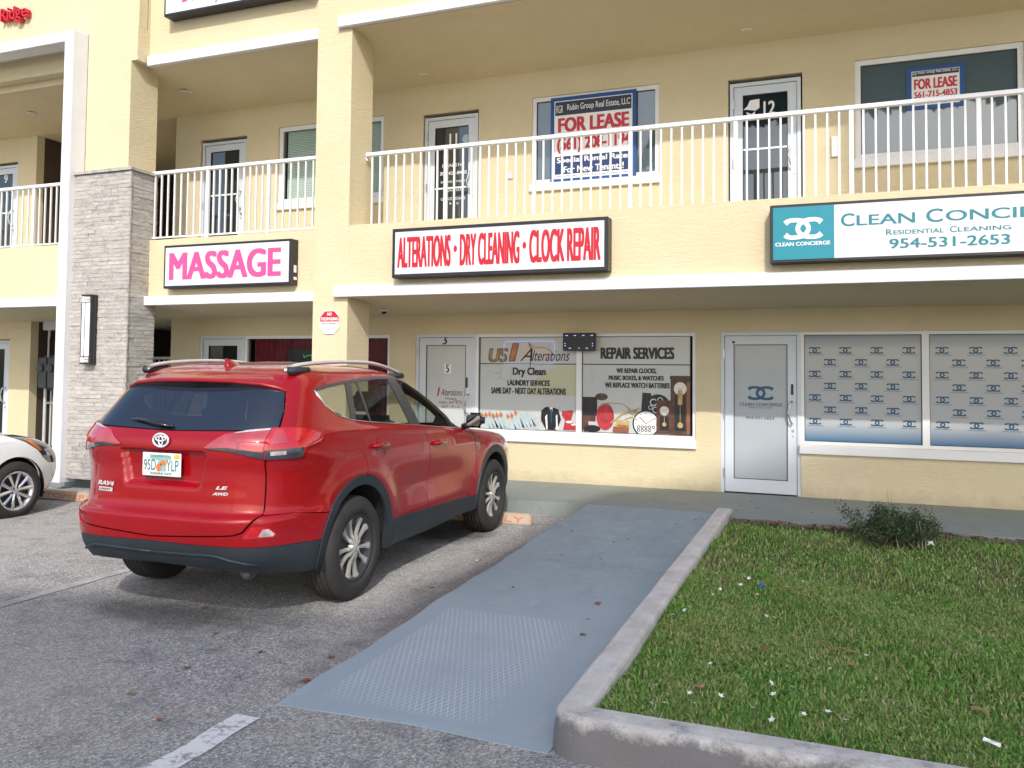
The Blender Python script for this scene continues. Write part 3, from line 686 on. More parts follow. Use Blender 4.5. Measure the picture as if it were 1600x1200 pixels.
words('lettering', [('1', -4.315, -4.18, 1.85, 2.09, .035, .15)], Y3, 'print_orange', w5)
words('lettering', [('A', -4.15, -3.96, 1.85, 2.03, -.01, .5), ('lterations', -3.97, -3.41, 1.85, 2.0, -.005, .35)], Y4, 'print_black', w5)
g = G(); g.tube([(-4.02, Y4, 2.12), (-3.98, Y4, 2.0), (-3.985, Y4, 1.86), (-4.0, Y4, 1.76)], .004, 5); g.tube([(-4.02, Y4, 2.10), (-3.93, Y4, 2.03), (-3.80, Y4, 2.04), (-3.70, Y4, 2.0), (-3.64, Y4, 1.93)], .003, 5); g.obj('swash', 'print_black', w5)
words('lettering', [('Dry Clean', -4.26, -3.76, 1.615, 1.755, .045), ('LAUNDRY SERVICES', -4.34, -3.70, 1.495, 1.575, .045), ('SAME DAY - NEXT DAY ALTERATIONS', -4.59, -3.46, 1.375, 1.465, .045)], Y4, 'print_black', w5)
words('lettering', [('REPAIR SERVICES', -2.965, -1.95, 1.88, 2.04, .06), ('WE REPAIR CLOCKS,', -2.74, -2.19, 1.68, 1.755, .045), ('MUSIC BOXES, & WATCHES', -2.85, -2.09, 1.585, 1.655, .045), ('WE REPLACE WATCH BATTERIES', -2.90, -2.01, 1.49, 1.56, .045)], Y4, 'print_black', w5)
# neon sign glimpsed behind the film
g = G(); g.tube([(-4.38, Y2, 1.80), (-4.40, Y2, 1.84), (-4.40, Y2, 2.10), (-4.36, Y2, 2.13), (-3.66, Y2, 2.13), (-3.63, Y2, 2.10), (-3.63, Y2, 1.84), (-3.66, Y2, 1.81), (-4.38, Y2, 1.80)], .0035, 5); g.obj('neon_border', 'neon_blue', w5)
words('neon_word', [('OPEN', -4.33, -3.70, 1.86, 2.07, -.02)], Y1, 'neon_red', w5)
def art5():
    g = G(); flat(g, ell(-3.40, 1.60, .09, .17, 16, 90, 270)[::-1][::-1], Y1); flat(g, [(-4.10, 1.36), (-3.31, 1.36), (-3.31, 1.78), (-3.6, 1.77), (-3.9, 1.6)], Y1+.0006); g.obj('printed_artwork', film('yellow_tint_film', (.50, .52, .36)), w5)
    # shirts on hangers, shown fanned out
    g1 = G(); g2 = G(); g3 = G()
    for k in range(13):
        x = -4.74+k*.058+(.05 if k > 5 else 0); z = 1.10+.012*(k % 3)+(.03 if k > 7 else 0)
        (g1 if k < 9 else g2).add([(x, Y3, z), (x+.045, Y3, z-.05), (x+.02, Y3, z-.10), (x-.012, Y3, z-.06)], [(3, 2, 1, 0)])
        g3.add([(x-.004, Y2, z-.02), (x+.055, Y2, z-.07), (x+.16, Y2, z-.26+.01*(k % 4)), (x+.07, Y2, z-.24)], [(3, 2, 1, 0)])
    g1.obj('printed_artwork', 'print_orange', w5); g2.obj('printed_artwork', 'print_ltblue', w5); g3.obj('printed_artwork', 'print_ltblue', w5)
    g = G()
    for k in range(6): g.tube([(-4.05+k*.03, Y3, .89), (-4.0+k*.035, Y3, 1.0), (-3.93+k*.02, Y3, 1.06)], .004, 4)
    g.tube([(-4.60, Y3, 1.70), (-4.50, Y3, 1.66), (-4.42, Y3, 1.72)], .008, 5); g.tube([(-4.45, Y3, 1.78), (-4.45, Y3, 1.58), (-4.30, Y3, 1.56), (-4.28, Y3, 1.78)], .004, 5); g.tube([(-4.52, Y3, 1.60), (-4.42, Y3, 1.58)], .003, 5)
    g.obj('printed_artwork', 'print_grey', w5)
    # suit, shirt and gown
    g = G(); flat(g, [(-3.83, 1.02), (-3.75, .88), (-3.59, .88), (-3.53, 1.03), (-3.57, 1.17), (-3.66, 1.20), (-3.76, 1.20), (-3.82, 1.15)], Y3); g.obj('printed_artwork', 'print_black', w5)
    g = G(); flat(g, [(-3.765, 1.06), (-3.745, .89), (-3.725, .89), (-3.735, 1.10)], Y4); flat(g, [(-3.60, .90), (-3.575, .90), (-3.585, 1.10), (-3.605, 1.08)], Y4); flat(g, [(-3.70, 1.20), (-3.675, 1.06), (-3.65, 1.20)], Y4); flat(g, ell(-3.585, .905, .03, .02, 10), Y4-.001); g.obj('printed_artwork', 'print_white', w5)
    g = G(); flat(g, [(-3.69, 1.17), (-3.682, 1.0), (-3.675, .96), (-3.665, 1.0), (-3.662, 1.17)], Y4-.001); g.obj('printed_artwork', 'print_steel', w5)
    g = G(); flat(g, [(-3.50, .885), (-3.315, .885), (-3.31, .95), (-3.385, 1.02), (-3.36, 1.10), (-3.35, 1.155), (-3.40, 1.165), (-3.46, 1.15), (-3.515, 1.15), (-3.52, 1.09), (-3.47, 1.02)], Y3); g.obj('printed_artwork', 'print_hotred', w5)
    g = G(); flat(g, ell(-3.41, 1.0, .05, .018, 12), Y4); flat(g, ell(-3.35, .965, .035, .014, 12), Y4); g.obj('printed_artwork', 'print_cream', w5)
    # right pane: gramophone, music box, watch works, clocks
    g = G(); flat(g, [(-3.215, 1.10), (-3.01, 1.10), (-3.01, 1.355), (-3.215, 1.355)], Y3); flat(g, ell(-3.08, .92, .12, .05, 14), Y3); flat(g, [(-2.40, 1.16), (-2.27, 1.14), (-2.26, 1.42), (-2.38, 1.43)], Y1); g.obj('printed_artwork', 'print_black', w5)
    g = G(); flat(g, [(-3.215, 1.02), (-3.03, 1.02), (-3.03, 1.10), (-3.215, 1.10)], Y3); flat(g, ell(-3.18, .97, .05, .10, 12), Y2); flat(g, ell(-2.95, 1.36, .09, .05, 14), Y1); g.obj('printed_artwork', 'print_wood', w5)
    g = G(); flat(g, ell(-2.895, 1.09, .125, .185, 22), Y4); g.obj('printed_artwork', 'print_hotred', w5)
    g = G()
    for a in range(0, 360, 36): g.tube([(-2.895, Y4-.001, 1.09), (-2.895+.12*math.cos(math.radians(a)), Y4-.001, 1.09+.18*math.sin(math.radians(a)))], .0018, 4)
    g.obj('printed_artwork', 'print_wood2', w5)
    g = G(); g.tube([(-2.82, Y3, 1.0), (-2.66, Y3, 1.13), (-2.50, Y3, 1.18), (-2.42, Y3, 1.22)], .012, 6); g.tube([(-3.0, Y3, 1.22), (-2.85, Y3, 1.28), (-2.65, Y3, 1.27), (-2.55, Y3, 1.20)], .006, 5); g.tube([(-2.62, Y3, 1.06), (-2.52, Y3, 1.10), (-2.45, Y3, 1.05)], .008, 5)
    for k in range(7): g.tube([(-2.58+k*.02, Y3, 1.20), (-2.53+k*.02, Y3, 1.13-.01*(k % 3))], .004, 4)
    flat(g, [(-2.76, .94), (-2.56, .93), (-2.56, 1.04), (-2.74, 1.05)], Y3); g.obj('printed_artwork', 'print_brass', w5)
    g = G(); flat(g, [(-2.79, .88), (-2.57, .87), (-2.56, .95), (-2.78, .96)], Y4); flat(g, [(-2.73, .965), (-2.59, .955), (-2.585, .975), (-2.72, .985)], Y4); g.obj('printed_artwork', 'print_wood2', w5)
    # watch movement
    g = G(); flat(g, ell(-2.17, 1.24, .17, .17, 24), Y1-.0004); flat(g, ell(-2.33, 1.01, .185, .185, 28), Y2); g.obj('printed_artwork', 'print_black', w5)
    g = G()
    for cx, cz, r in ((-2.23, 1.30, .05), (-2.14, 1.33, .04), (-2.10, 1.24, .05), (-2.20, 1.20, .045), (-2.27, 1.23, .03), (-2.13, 1.15, .03)):
        for q in range(16):
            a0, a1 = math.radians(q*22.5), math.radians(q*22.5+22.5)
            g.add([(cx+r*math.cos(a0), Y2+.0004, cz+r*math.sin(a0)), (cx+r*math.cos(a1), Y2+.0004, cz+r*math.sin(a1)), (cx+r*.7*math.cos(a1), Y2+.0004, cz+r*.7*math.sin(a1)), (cx+r*.7*math.cos(a0), Y2+.0004, cz+r*.7*math.sin(a0))], [(0, 1, 2, 3)])
    g.obj('printed_artwork', 'print_grey', w5)
    g = G(); flat(g, ell(-2.33, 1.01, .165, .165, 28), Y3)
    g.obj('clock_face', 'print_white', w5)
    g = G(); g.tube([(-2.33, Y4, 1.01), (-2.42, Y4, 1.10)], .005, 4); g.tube([(-2.33, Y4, 1.01), (-2.20, Y4, 1.09)], .004, 4)
    for a in range(0, 360, 30): g.tube([(-2.33+.13*math.cos(math.radians(a)), Y4, 1.01+.13*math.sin(math.radians(a))), (-2.33+.15*math.cos(math.radians(a)), Y4, 1.01+.15*math.sin(math.radians(a)))], .004, 4)
    for k in range(9):
        cx, cz = -2.43+.05*(k % 5), .965-.045*(k//5)
        for q in range(10):
            a0, a1 = math.radians(q*36), math.radians(q*36+36); r = .022
            g.add([(cx+r*math.cos(a0), Y4, cz+r*math.sin(a0)), (cx+r*math.cos(a1), Y4, cz+r*math.sin(a1)), (cx+r*.55*math.cos(a1), Y4, cz+r*.55*math.sin(a1)), (cx+r*.55*math.cos(a0), Y4, cz+r*.55*math.sin(a0))], [(0, 1, 2, 3)])
    g.obj('printed_artwork', 'print_black', w5)
    # two pendulum clocks
    def pclock(x0, x1, z0, z1, face_z, r, wood, base):
        g = G(); cx = (x0+x1)/2; w = x1-x0
        flat(g, [(x0, z0), (x1, z0), (x1, z1-.05), (x1+.01, z1-.04), (x1+.01, z1), (x0-.01, z1), (x0-.01, z1-.04), (x0, z1-.05)], base); g.obj('printed_artwork', wood, w5)
        g = G(); flat(g, [(cx-w*.28, z0+.05), (cx+w*.28, z0+.05), (cx+w*.28, face_z-r*1.2), (cx-w*.28, face_z-r*1.2)], base-.0007); g.obj('printed_artwork', 'print_black', w5)
        g = G(); flat(g, ell(cx, face_z, r, r, 20), base-.0014); g.obj('clock_face', 'print_cream', w5)
        g = G()
        for a in range(0, 360, 30): g.tube([(cx+r*.7*math.cos(math.radians(a)), base-.002, face_z+r*.7*math.sin(math.radians(a))), (cx+r*.88*math.cos(math.radians(a)), base-.002, face_z+r*.88*math.sin(math.radians(a)))], .0022, 4)
        g.tube([(cx, base-.002, face_z), (cx-r*.45, base-.002, face_z+r*.2)], .0025, 4); g.tube([(cx, base-.002, face_z), (cx+r*.6, base-.002, face_z+r*.3)], .002, 4); g.obj('printed_artwork', 'print_black', w5)
        g = G(); g.tube([(cx, base-.0016, face_z-r*1.25), (cx, base-.0016, z0+.14)], .004, 4); flat(g, ell(cx, z0+.13, r*.45, r*.45, 14), base-.0022)
        if r > .07: flat(g, [(cx-.03, z0+.40), (cx+.03, z0+.40), (cx+.03, z0+.60), (cx-.03, z0+.60)], base-.0020)
        g.obj('printed_artwork', 'print_brass', w5)
    pclock(-2.00, -1.745, .875, 1.66, 1.49, .085, 'print_wood', Y2-.0002)
    g = G(); flat(g, [(-1.785, .89), (-1.745, .89), (-1.745, 1.58), (-1.785, 1.58)], Y2-.0012); g.obj('printed_artwork', 'print_wood2', w5)
    pclock(-2.19, -1.975, .88, 1.33, 1.19, .062, 'print_wood', Y3-.0016)
    g = G()
    for q in ((-3.10, 1.80, -3.06, 1.40), (-2.85, 1.52, -2.95, 1.38), (-2.5, 1.42, -2.35, 1.47)): g.tube([(q[0], Y1, q[1]), (q[2], Y1, q[3])], .002, 4)
    g.obj('printed_artwork', 'print_grey', w5)
art5()
# --- clean concierge shop
dc = make_door(-1.34, -.355, Z1, 2.235, 'film_frost', bot=.17, label='white shop door with frosted pane and blue interlocked logo')
g = G(); cc_logo(g, -.845, 1.45, .30, .175, BG+.0150); g.obj('logo', 'print_steel', dc)
words('lettering', [('CLEAN CONCIERGE', -1.105, -.585, 1.285, 1.325, .012), ('RESIDENTIAL CLEANING', -.99, -.70, 1.255, 1.272), ('954-531-2653', -1.03, -.68, 1.115, 1.15, .01)], BG+.0150, 'print_steel', dc)
g = G(); g.bbox(-.475, -.445, BG-.008, BG, 1.435, 1.57, .003); g.box(-1.195, -1.165, BG-.005, BG, 2.09, 2.12); g.obj('keypad', 'black_box', dc)
wc = make_window(-.355, 3.4, .82, 2.235, [(-.315, 1.02, 'film_cc'), (1.10, 2.42, 'film_cc'), (2.50, 3.36, 'film_cc')], .04)
wc['label'] = 'shop window film patterned with small blue interlocked logos'
def cclogos():
    g = G(); cc_logo(g, 0, 0, .135, .080, 0, .17); pr = None; pt = None; tt = G(); text_into(tt, 'CLEAN CONCIERGE', -.095, .10, -.062, -.05, 0)
    for (x0, cols, xm) in ((-.19, 4, 1.02), (1.24, 4, 2.42), (2.62, 3, 3.36)):
        for r in range(7):
            off = .178 if r % 2 else 0
            for c in range(cols):
                x = x0+c*.357+off; z = 2.00-r*.148
                if x > xm-.06: continue
                if pr is None: o = pr = g.obj('logo', 'print_steel', wc); q = pt = tt.obj('lettering', 'print_steel', wc)
                else: o = pr.copy(); q = pt.copy(); COL.objects.link(o); COL.objects.link(q); o.parent = wc; q.parent = wc
                o.location = (x, Y2, z); q.location = (x, Y2, z)
cclogos()
# --- massage shop
dm = make_door(-9.86, -8.95, Z1, 2.235, 'glass', label='white glazed door beside the crimson curtain')
wm = make_window(-8.95, -6.24, .82, 2.235, [(-8.88, -6.29, 'glass_clear')], .05)
wm['label'] = 'shop window hung with a crimson curtain'
g = G(); n = 160; v = []
for i in range(n+1):
    x = -8.86+2.56*i/n; yy = BG+.12+.022*math.sin(x*55)+.012*math.sin(x*23)
    v += [(x, yy, .88), (x+.01*math.sin(x*9), yy, 2.18)]
g.add(v, [(2*i, 2*i+2, 2*i+3, 2*i+1) for i in range(n)]); g.obj('curtain', 'curtain', wm, True)
g = G(); g.bbox(-8.15, -7.30, BG+.05, BG+.08, 1.50, 2.03, .01); tag(g.obj('led_sign', 'black_box'), 'black led sign in the window with the crimson curtain', 'sign')
LS = bpy.data.objects['led_sign']
g = G(); g.tube([(-7.85+.0, BG+.047, 1.93)]+[(-7.73+.14*math.cos(a), BG+.047, 1.80+.12*math.sin(a)) for a in np.linspace(2.4, .7, 8)], .004, 4); text_into(g, 'OPEN', -7.84, -7.62, 1.70, 1.74, BG+.047, .01); g.obj('lettering', 'led_green', LS)
# --- upper storey
def upper_door(i, x0, x1, label, mid):
    return make_door(x0, x1, ZF2, 5.50, 'glass_door', label=label, mid=mid)
u11 = upper_door(0, -5.70, -4.83, 'upper gallery door numbered 11', 4.42)
words('number', [('11', -5.31, -5.18, 5.02, 5.24, .04)], BG+.0150, 'print_white', u11)
words('lettering', [('HEALTHY', -5.42, -5.05, 4.74, 4.79, .01), ('305-423-8400', -5.46, -5.02, 4.62, 4.67, .01), ('BY APPOINTMENT', -5.44, -5.04, 4.50, 4.53), ('MON - SAT', -5.38, -5.10, 4.37, 4.40), ('OFFICE HOURS', -5.44, -5.04, 4.24, 4.28), ('9 - 5', -5.30, -5.15, 4.17, 4.20)], BG+.0150, 'print_white', u11)
g = G(); flat(g, ell(-5.04, 5.14, .055, .07, 16), BG+.0152); g.obj('sticker', 'print_ltblue', u11)
u12 = upper_door(0, -1.22, -.34, 'upper gallery door numbered 12', 4.62)
words('number', [('12', -.80, -.655, 5.06, 5.24, .03)], BG+.0150, 'print_white', u12)
g = G(); flat(g, [(-1.055, 5.15), (-1.0, 5.20), (-.97, 5.27), (-.85, 5.28), (-.85, 5.16), (-.90, 5.13), (-1.0, 5.15)], BG+.0150); flat(g, [(-1.02, 5.12), (-.98, 5.04), (-.92, 5.04), (-.90, 5.12), (-.95, 5.09)], BG+.0150); g.obj('torn_sticker', 'print_white', u12)
upper_door(0, -9.91, -9.0, 'upper gallery door left of the cream column', 4.60)
u9 = upper_door(0, -15.2, -14.27, 'upper gallery door numbered 9', 4.6)
words('number', [('9', -14.68, -14.58, 5.18, 5.34, .03)], BG+.0150, 'print_white', u9)
make_door(-15.2, -14.32, Z1-.05, 2.18, 'glass', label='ground floor glazed door at far left', y=BG)
wM = make_window(-3.98, -2.15, 4.37, 5.62, [(-3.92, -2.21, 'glass_up')], .06); wM['label'] = 'upper window covered by the large lease poster'
wR = make_window(.30, 2.13, 4.37, 5.62, [(.365, 2.065, 'glass_up')], .065); wR['label'] = 'upper window with the small lease poster'
wL = make_window(-8.35, -6.40, 4.37, 5.62, [(-8.27, -6.48, 'glass_clear')], .07); wL['label'] = 'upper window with pale green blinds'
g = G()
for k in range(40):
    z = 4.46+k*.028; g.add([(-8.235, BG+.058, z), (-6.5, BG+.058, z), (-6.5, BG+.066, z+.0255), (-8.235, BG+.066, z+.0255)], [(0, 1, 2, 3)])
o = g.obj('blind_slats', 'blind', wL); o['kind'] = 'stuff'
# passage: gate, conduits, meters (left wing) and far railing
def passage():
    g = G(); 
    for z in (.12, 1.0, 1.82): g.box(-13.74, -12.2, 11.34, 11.38, z, z+.04)
    gate = g.obj('security_gate', 'rail_white'); tag(gate, 'white barred gate across the passage beside the stone column', 'gate')
    proto = None
    for k in range(12):
        x = -13.62+k*.125
        if proto is None:
            gg = G(); gg.box(-.014, .014, 0, .02, .14, 1.84); proto = gg.obj('bar', 'rail_white', gate); proto.location = (x, 11.35, 0)
        else:
            c = proto.copy(); COL.objects.link(c); c.parent = gate; c.location = (x, 11.35, 0)
    g = G(); g.bbox(-13.22, -13.14, 11.28, 11.338, .80, .95, .01); g.obj('lock', 'black_box', gate)
    mt = empty('meter_panel', (-13.60, 11.24, .25), label='grey electric meter boxes with conduits in the passage', cat='meter box')
    for dx in (0., .24, .48):
        g = G(); g.bbox(dx-.10, dx+.10, -.12, .02, 1.05, 1.62, .02); g.disc((dx, -.16, 1.42), .075, 'y', .05, 16); g.obj('meter', 'meter', mt)
        g = G(); g.tube([(dx, -.02, 0), (dx, -.02, 1.05)], .028, 8); g.tube([(dx+.05, -.02, 1.62), (dx+.05, -.02, 2.35)], .018, 8); g.obj('conduit', 'pvc', mt)
    g = G(); g.tube([(.1, -.05, 2.0), (.1, -.05, 2.3), (.45, -.05, 2.33), (.45, -.05, 1.9)], .018, 8); g.bbox(.0, .32, -.12, -.02, 2.12, 2.3, .01); g.obj('junction_box', 'pvc', mt)
    # fixing board the meters hang on
    g = G(); g.box(-.10, .62, .02, .04, 1.0, 1.66); g.obj('backboard', 'meter', mt)
passage()
# recessed soffit lights
for i, (x, y, z, lab) in enumerate([(-5.58, 10.77, ZU, 'recessed round light in the soffit above the number 11 door'), (-.975, 10.74, ZU, 'recessed round light in the soffit above the number 12 door'), (-9.60, 10.3, ZU, 'recessed round light in the upper soffit left of the cream column'), (-13.0, 10.3, ZU, 'recessed round light in the upper soffit at far left'),
                      (-.817, 10.5, ZS, 'recessed round light under the gallery in front of the frosted door'), (1.80, 10.45, ZS, 'recessed round light under the gallery in front of the logo window'), (-9.2, 10.4, ZS, 'recessed round light under the gallery by the curtained window')]):
    z = (6.277-(y-9.52)/1.5*.277 if z > 4 else 2.658-(y-9.52)/1.5*.128)-(.006 if x < -6.5 and z < 4 else 0)+(.0 if x > -6.5 else -.03*(z > 4))+.012
    t = empty('soffit_light', (x, y, z), label=lab, cat='light', group='recessed soffit lights')
    g = G(); n = 24; r0, r1 = .065, .09
    for k in range(n):
        a, b = 2*math.pi*k/n, 2*math.pi*(k+1)/n
        g.add([(r1*math.cos(a), r1*math.sin(a), 0), (r1*math.cos(b), r1*math.sin(b), 0), (r0*math.cos(b), r0*math.sin(b), -.008), (r0*math.cos(a), r0*math.sin(a), -.008)], [(0, 3, 2, 1)])
    g.obj('trim_ring', 'white_metal', t); g = G(); g.disc((0, 0, -.006), .066, 'z', .005, 20); g.obj('lens', 'light_disc', t)
# camera under the soffit
t = empty('security_camera', (-6.02, 10.45, 2.578), label='small white dome camera under the gallery soffit', cat='camera')
g = G(); g.disc((0, 0, -.035), .055, 'z', .035, 20, .062); g.obj('housing', 'white_metal', t)
bm = bmesh.new(); bmesh.ops.create_uvsphere(bm, u_segments=16, v_segments=10, radius=.042)
for vv in bm.verts: vv.co.z = min(vv.co.z, 0)-.034
me = bpy.data.meshes.new('dome'); bm.to_mesh(me); bm.free(); me.materials.append(M['black_trim']); link(bpy.data.objects.new('dome', me), t)

# ------------------------------------------------------------------ stone column
def stone_column():
    root = empty('stone_column', (-10.06, 9.3, .08), label='tall grey ledger stone cladding round the left column base', cat='column')
    R = random.Random(11); ox, oy, oz = root.location
    z0, z1 = gz(-10)+.15, 4.56; n = 76; ch = (z1-z0)/n; pieces = []
    for r in range(n):
        za = z0+r*ch
        x = -10.655; first = True
        while x < -9.47:
            w_ = R.uniform(.16, .46); xe = x+w_
            if xe > -9.56: xe = -9.462
            pieces.append(('f', x, xe, za, ch, R.uniform(0, .009))); x = xe
        y = 9.10
        while y < 9.62:
            ye = y+R.uniform(.14, .40)
            if ye > 9.55: ye = 9.63
            pieces.append(('s', y, ye, za, ch, R.uniform(0, .009))); y = ye
    # core
    g = G(); g.box(-10.655-ox, -9.49-ox, 9.125-oy, 9.63-oy, z0-oz, z1-oz+.01); g.obj('core', 'stone', root)
    pieces.sort(key=lambda p: -(p[2]-p[1]))
    rest = G()
    for i, (k, a, b, za, c, pr) in enumerate(pieces):
        q = G() if i < 300 else rest
        gap = .0015; j = lambda: R.uniform(-.0035, .0035)
        if k == 'f':
            y0 = 9.112-pr; V = [(a+gap, y0+j(), za+gap), (b-gap, y0+j(), za+gap), (b-gap, 9.13, za+gap), (a+gap, 9.13, za+gap), (a+gap, y0+j(), za+c-gap), (b-gap, y0+j(), za+c-gap), (b-gap, 9.13, za+c-gap), (a+gap, 9.13, za+c-gap)]
        else:
            x0 = -9.482+pr; V = [(-9.50, a+gap, za+gap), (x0+j(), a+gap, za+gap), (x0+j(), b-gap, za+gap), (-9.50, b-gap, za+gap), (-9.50, a+gap, za+c-gap), (x0+j(), a+gap, za+c-gap), (x0+j(), b-gap, za+c-gap), (-9.50, b-gap, za+c-gap)]
        V = [(p[0]-ox, p[1]-oy, p[2]-oz) for p in V]
        q.add(V, BF)
        if i < 300: q.obj('stone', 'stone', root)
    o = rest.obj('stone', 'stone', root); o['kind'] = 'stuff'
    g = G(); g.box(-10.68-ox, -9.44-ox, 9.075-oy, 9.265-oy, z1-oz+.012, z1-oz+.055); g.box(-9.70-ox, -9.44-ox, 9.266-oy, 9.65-oy, z1-oz+.012, z1-oz+.054); g.obj('cap', 'stone', root)
stone_column()
def sconce():
    t = empty('wall_sconce', (-10.12, 9.085, 1.74), label='long white and black vertical wall light on the grey stone column', cat='wall light')
    g = G(); g.bbox(-.105, .085, -.03, .02, 0, 1.02, .005); g.bbox(.058, .078, -.095, -.03, .01, 1.01, .004); g.bbox(-.105, .080, -.105, -.03, -.0, .022, .004); g.bbox(-.105, .080, -.105, -.03, .998, 1.02, .004); g.obj('bracket', 'black_box', t)
    g = G(); g.bbox(-.095, .056, -.098, -.032, .12, .90, .005); g.obj('diffuser', 'sconce_glass', t)
    for z0 in (.03, .905):
        for k in range(4):
            g = G(); g.bbox(-.098, .057, -.10, -.032, z0+k*.022, z0+k*.022+.014, .002); g.obj('band', 'white_metal', t)
    g = G(); g.box(-.034, -.024, -.102, -.0985, .10, .91); g.box(-.098, .058, -.102, -.0985, .112, .12); g.box(-.098, .058, -.102, -.0985, .90, .908); g.box(-.101, -.096, -.102, -.04, .10, .91); g.obj('glazing_bar', 'black_box', t)
sconce()

# ------------------------------------------------------------------ railings
def railing(x0, x1, y, zb, zt, posts, label, pitch=.1235, curl=None):
    root = empty('railing', ((x0+x1)/2, y, zb), label=label, cat='railing', group='white gallery railings')
    ox = (x0+x1)/2
    g = G(); g.bbox(x0-ox, x1-ox, -.028, .028, zt-zb-.055, zt-zb, .01); g.obj('top_rail', 'rail_white', root)
    g = G(); g.box(x0-ox, x1-ox, -.014, .014, .028, .050); g.obj('bottom_rail', 'rail_white', root)
    if curl: g = G(); g.tube([(x0-ox, 0, zt-zb-.05), (x0-ox+.01, 0, zt-zb-.09), (x0-ox+.03, 0, zt-zb-.11)], .012, 6); g.obj('bracket', 'rail_white', root)
    pm = bm_ = None
    xs = []
    for p in posts:
        if pm is None: gg = G(); gg.bbox(-.024, .024, -.022, .022, -.01, zt-zb-.056, .004); o = gg.obj('post', 'rail_white', root); pm = o
        else: o = pm.copy(); COL.objects.link(o); o.parent = root
        o.location = (p-ox, 0, 0)
    ext = [posts[0]-1.235]+list(posts)+[posts[-1]+1.235]
    for a, b in zip(ext[:-1], ext[1:]):
        for k in range(1, 10):
            x = a+(b-a)*k/10
            if x < x0+.02 or x > x1-.02: continue
            if bm_ is None: gg = G(); gg.box(-.0105, .0105, -.0105, .0105, .051, zt-zb-.056); o = gg.obj('baluster', 'rail_white', root); bm_ = o
            else: o = bm_.copy(); COL.objects.link(o); o.parent = root
            o.location = (x-ox, 0, 0)
    return root
railing(-5.935, 8, 9.75, ZL-.01, ZR, [-4.72+1.236*k for k in range(11)], 'long white gallery railing above the alterations and concierge signs', curl=True)
railing(-9.64, -6.485, 9.55, ZL-.01, ZR-.03, [-8.458, -7.384], 'short white gallery railing above the massage sign', pitch=.117)
railing(-18, -10.86, 9.55, ZL, ZR-.05, [-16.9, -15.67, -14.43, -13.19, -11.955], 'white gallery railing left of the stone column')
railing(-13.5, -11.2, 13.2, .1, 1.92, [-13.2, -11.97], 'pale barred railing in the dark passage behind the car roof')
railing(-13.7, -10.5, 14.6, ZF2, ZR-.4, [-12.0], 'dim stair railing in the dark upper passage')

# ------------------------------------------------------------------ signs
def sign_box(name, x0, x1, y0, y1, z0, z1, label, fr=.035, cat='sign'):
    t = empty(name, ((x0+x1)/2, y1, z0), label=label, cat=cat); ox, oy, oz = t.location
    g = G(); g.bbox(x0-ox, x1-ox, y0-oy, -.002, 0, z1-oz, .006); g.obj('cabinet', 'black_box', t)
    g = G(); g.box(x0+fr-ox, x1-fr-ox, y0-.004-oy, y0-.0005-oy, fr, z1-z0-fr); g.obj('face', 'sign_white', t)
    return t, ox, oy, oz
def sign_words(t, o, items, y, mat, name='lettering'):
    ox, oy, oz = o; return words(name, [(i[0], i[1]-ox, i[2]-ox, i[3]-oz, i[4]-oz, *i[5:]) for i in items], y-oy, mat, t)
t, *o = sign_box('shop_sign', -5.185, -2.375, 9.18, 9.36, 2.865, 3.49, 'white box sign with red letters reading alterations dry cleaning clock repair', .045)
sign_words(t, o, [('ALTERATIONS', -5.105, -4.36, 2.985, 3.38, .055), ('DRY CLEANING', -4.24, -3.455, 2.985, 3.38, .055), ('CLOCK REPAIR', -3.335, -2.46, 2.985, 3.38, .055)], 9.174, 'print_red')
g = G(); ox, oy, oz = o
for x in (-4.30, -3.395): flat(g, ell(x-ox, 3.20-oz, .024, .042, 14), 9.174-oy)
g.obj('lettering', 'print_red', t)
t, *o = sign_box('shop_sign', -9.045, -6.83, 9.34, 9.50, 2.85, 3.475, 'white massage sign with large pink letters', .035)
sign_words(t, o, [('MASSAGE', -8.94, -6.99, 2.965, 3.365, .035)], 9.334, 'print_pink')
g = G(); ox, oy, oz = o; g.box(-6.829-ox, -6.827-ox, 9.40-oy, 9.46-oy, 3.02-oz, 3.12-oz); g.box(-6.829-ox, -6.827-ox, 9.40-oy, 9.47-oy, 2.92-oz, 2.96-oz); g.obj('sticker', 'print_white', t)
t, *o = sign_box('shop_sign', -.60, 3.30, 9.18, 9.36, 2.88, 3.50, 'long white and teal sign reading clean concierge with phone number', .032)
g = G(); ox, oy, oz = o; g.box(-.568-ox, .04-ox, 9.1725-oy, 9.1755-oy, .031, .589); g.obj('teal_panel', 'print_teal', t)
g = G(); cc_logo(g, -.265-ox, 3.235-oz, .36, .22, 9.171-oy, .19); g.obj('logo', 'print_white', t)
sign_words(t, o, [('CLEAN CONCIERGE', -.545, .0, 3.055, 3.095, .02)], 9.171, 'print_white')
sign_words(t, o, [('C', .105, .235, 3.235, 3.37, .012), ('LEAN', .255, .80, 3.24, 3.345, .012), ('C', .90, 1.05, 3.235, 3.37, .012), ('ONCIERGE', 1.075, 2.28, 3.24, 3.345, .012),
    ('R', .53, .59, 3.125, 3.185, .01), ('ESIDENTIAL', .60, 1.06, 3.128, 3.172, .01), ('C', 1.11, 1.17, 3.125, 3.185, .01), ('LEANING', 1.18, 1.64, 3.128, 3.172, .01), ('954-531-2653', .56, 1.63, 2.985, 3.085, .02)], 9.173, 'print_tealtext')
t, *o = sign_box('shop_sign', -9.13, -6.55, 9.30, 9.50, 6.86, 7.5, 'white box sign with pink script high above the left gallery', .035)
sign_words(t, o, [('Beauty Styling', -8.8, -7.2, 6.93, 7.3, 0, .4)], 9.294, 'print_pink')
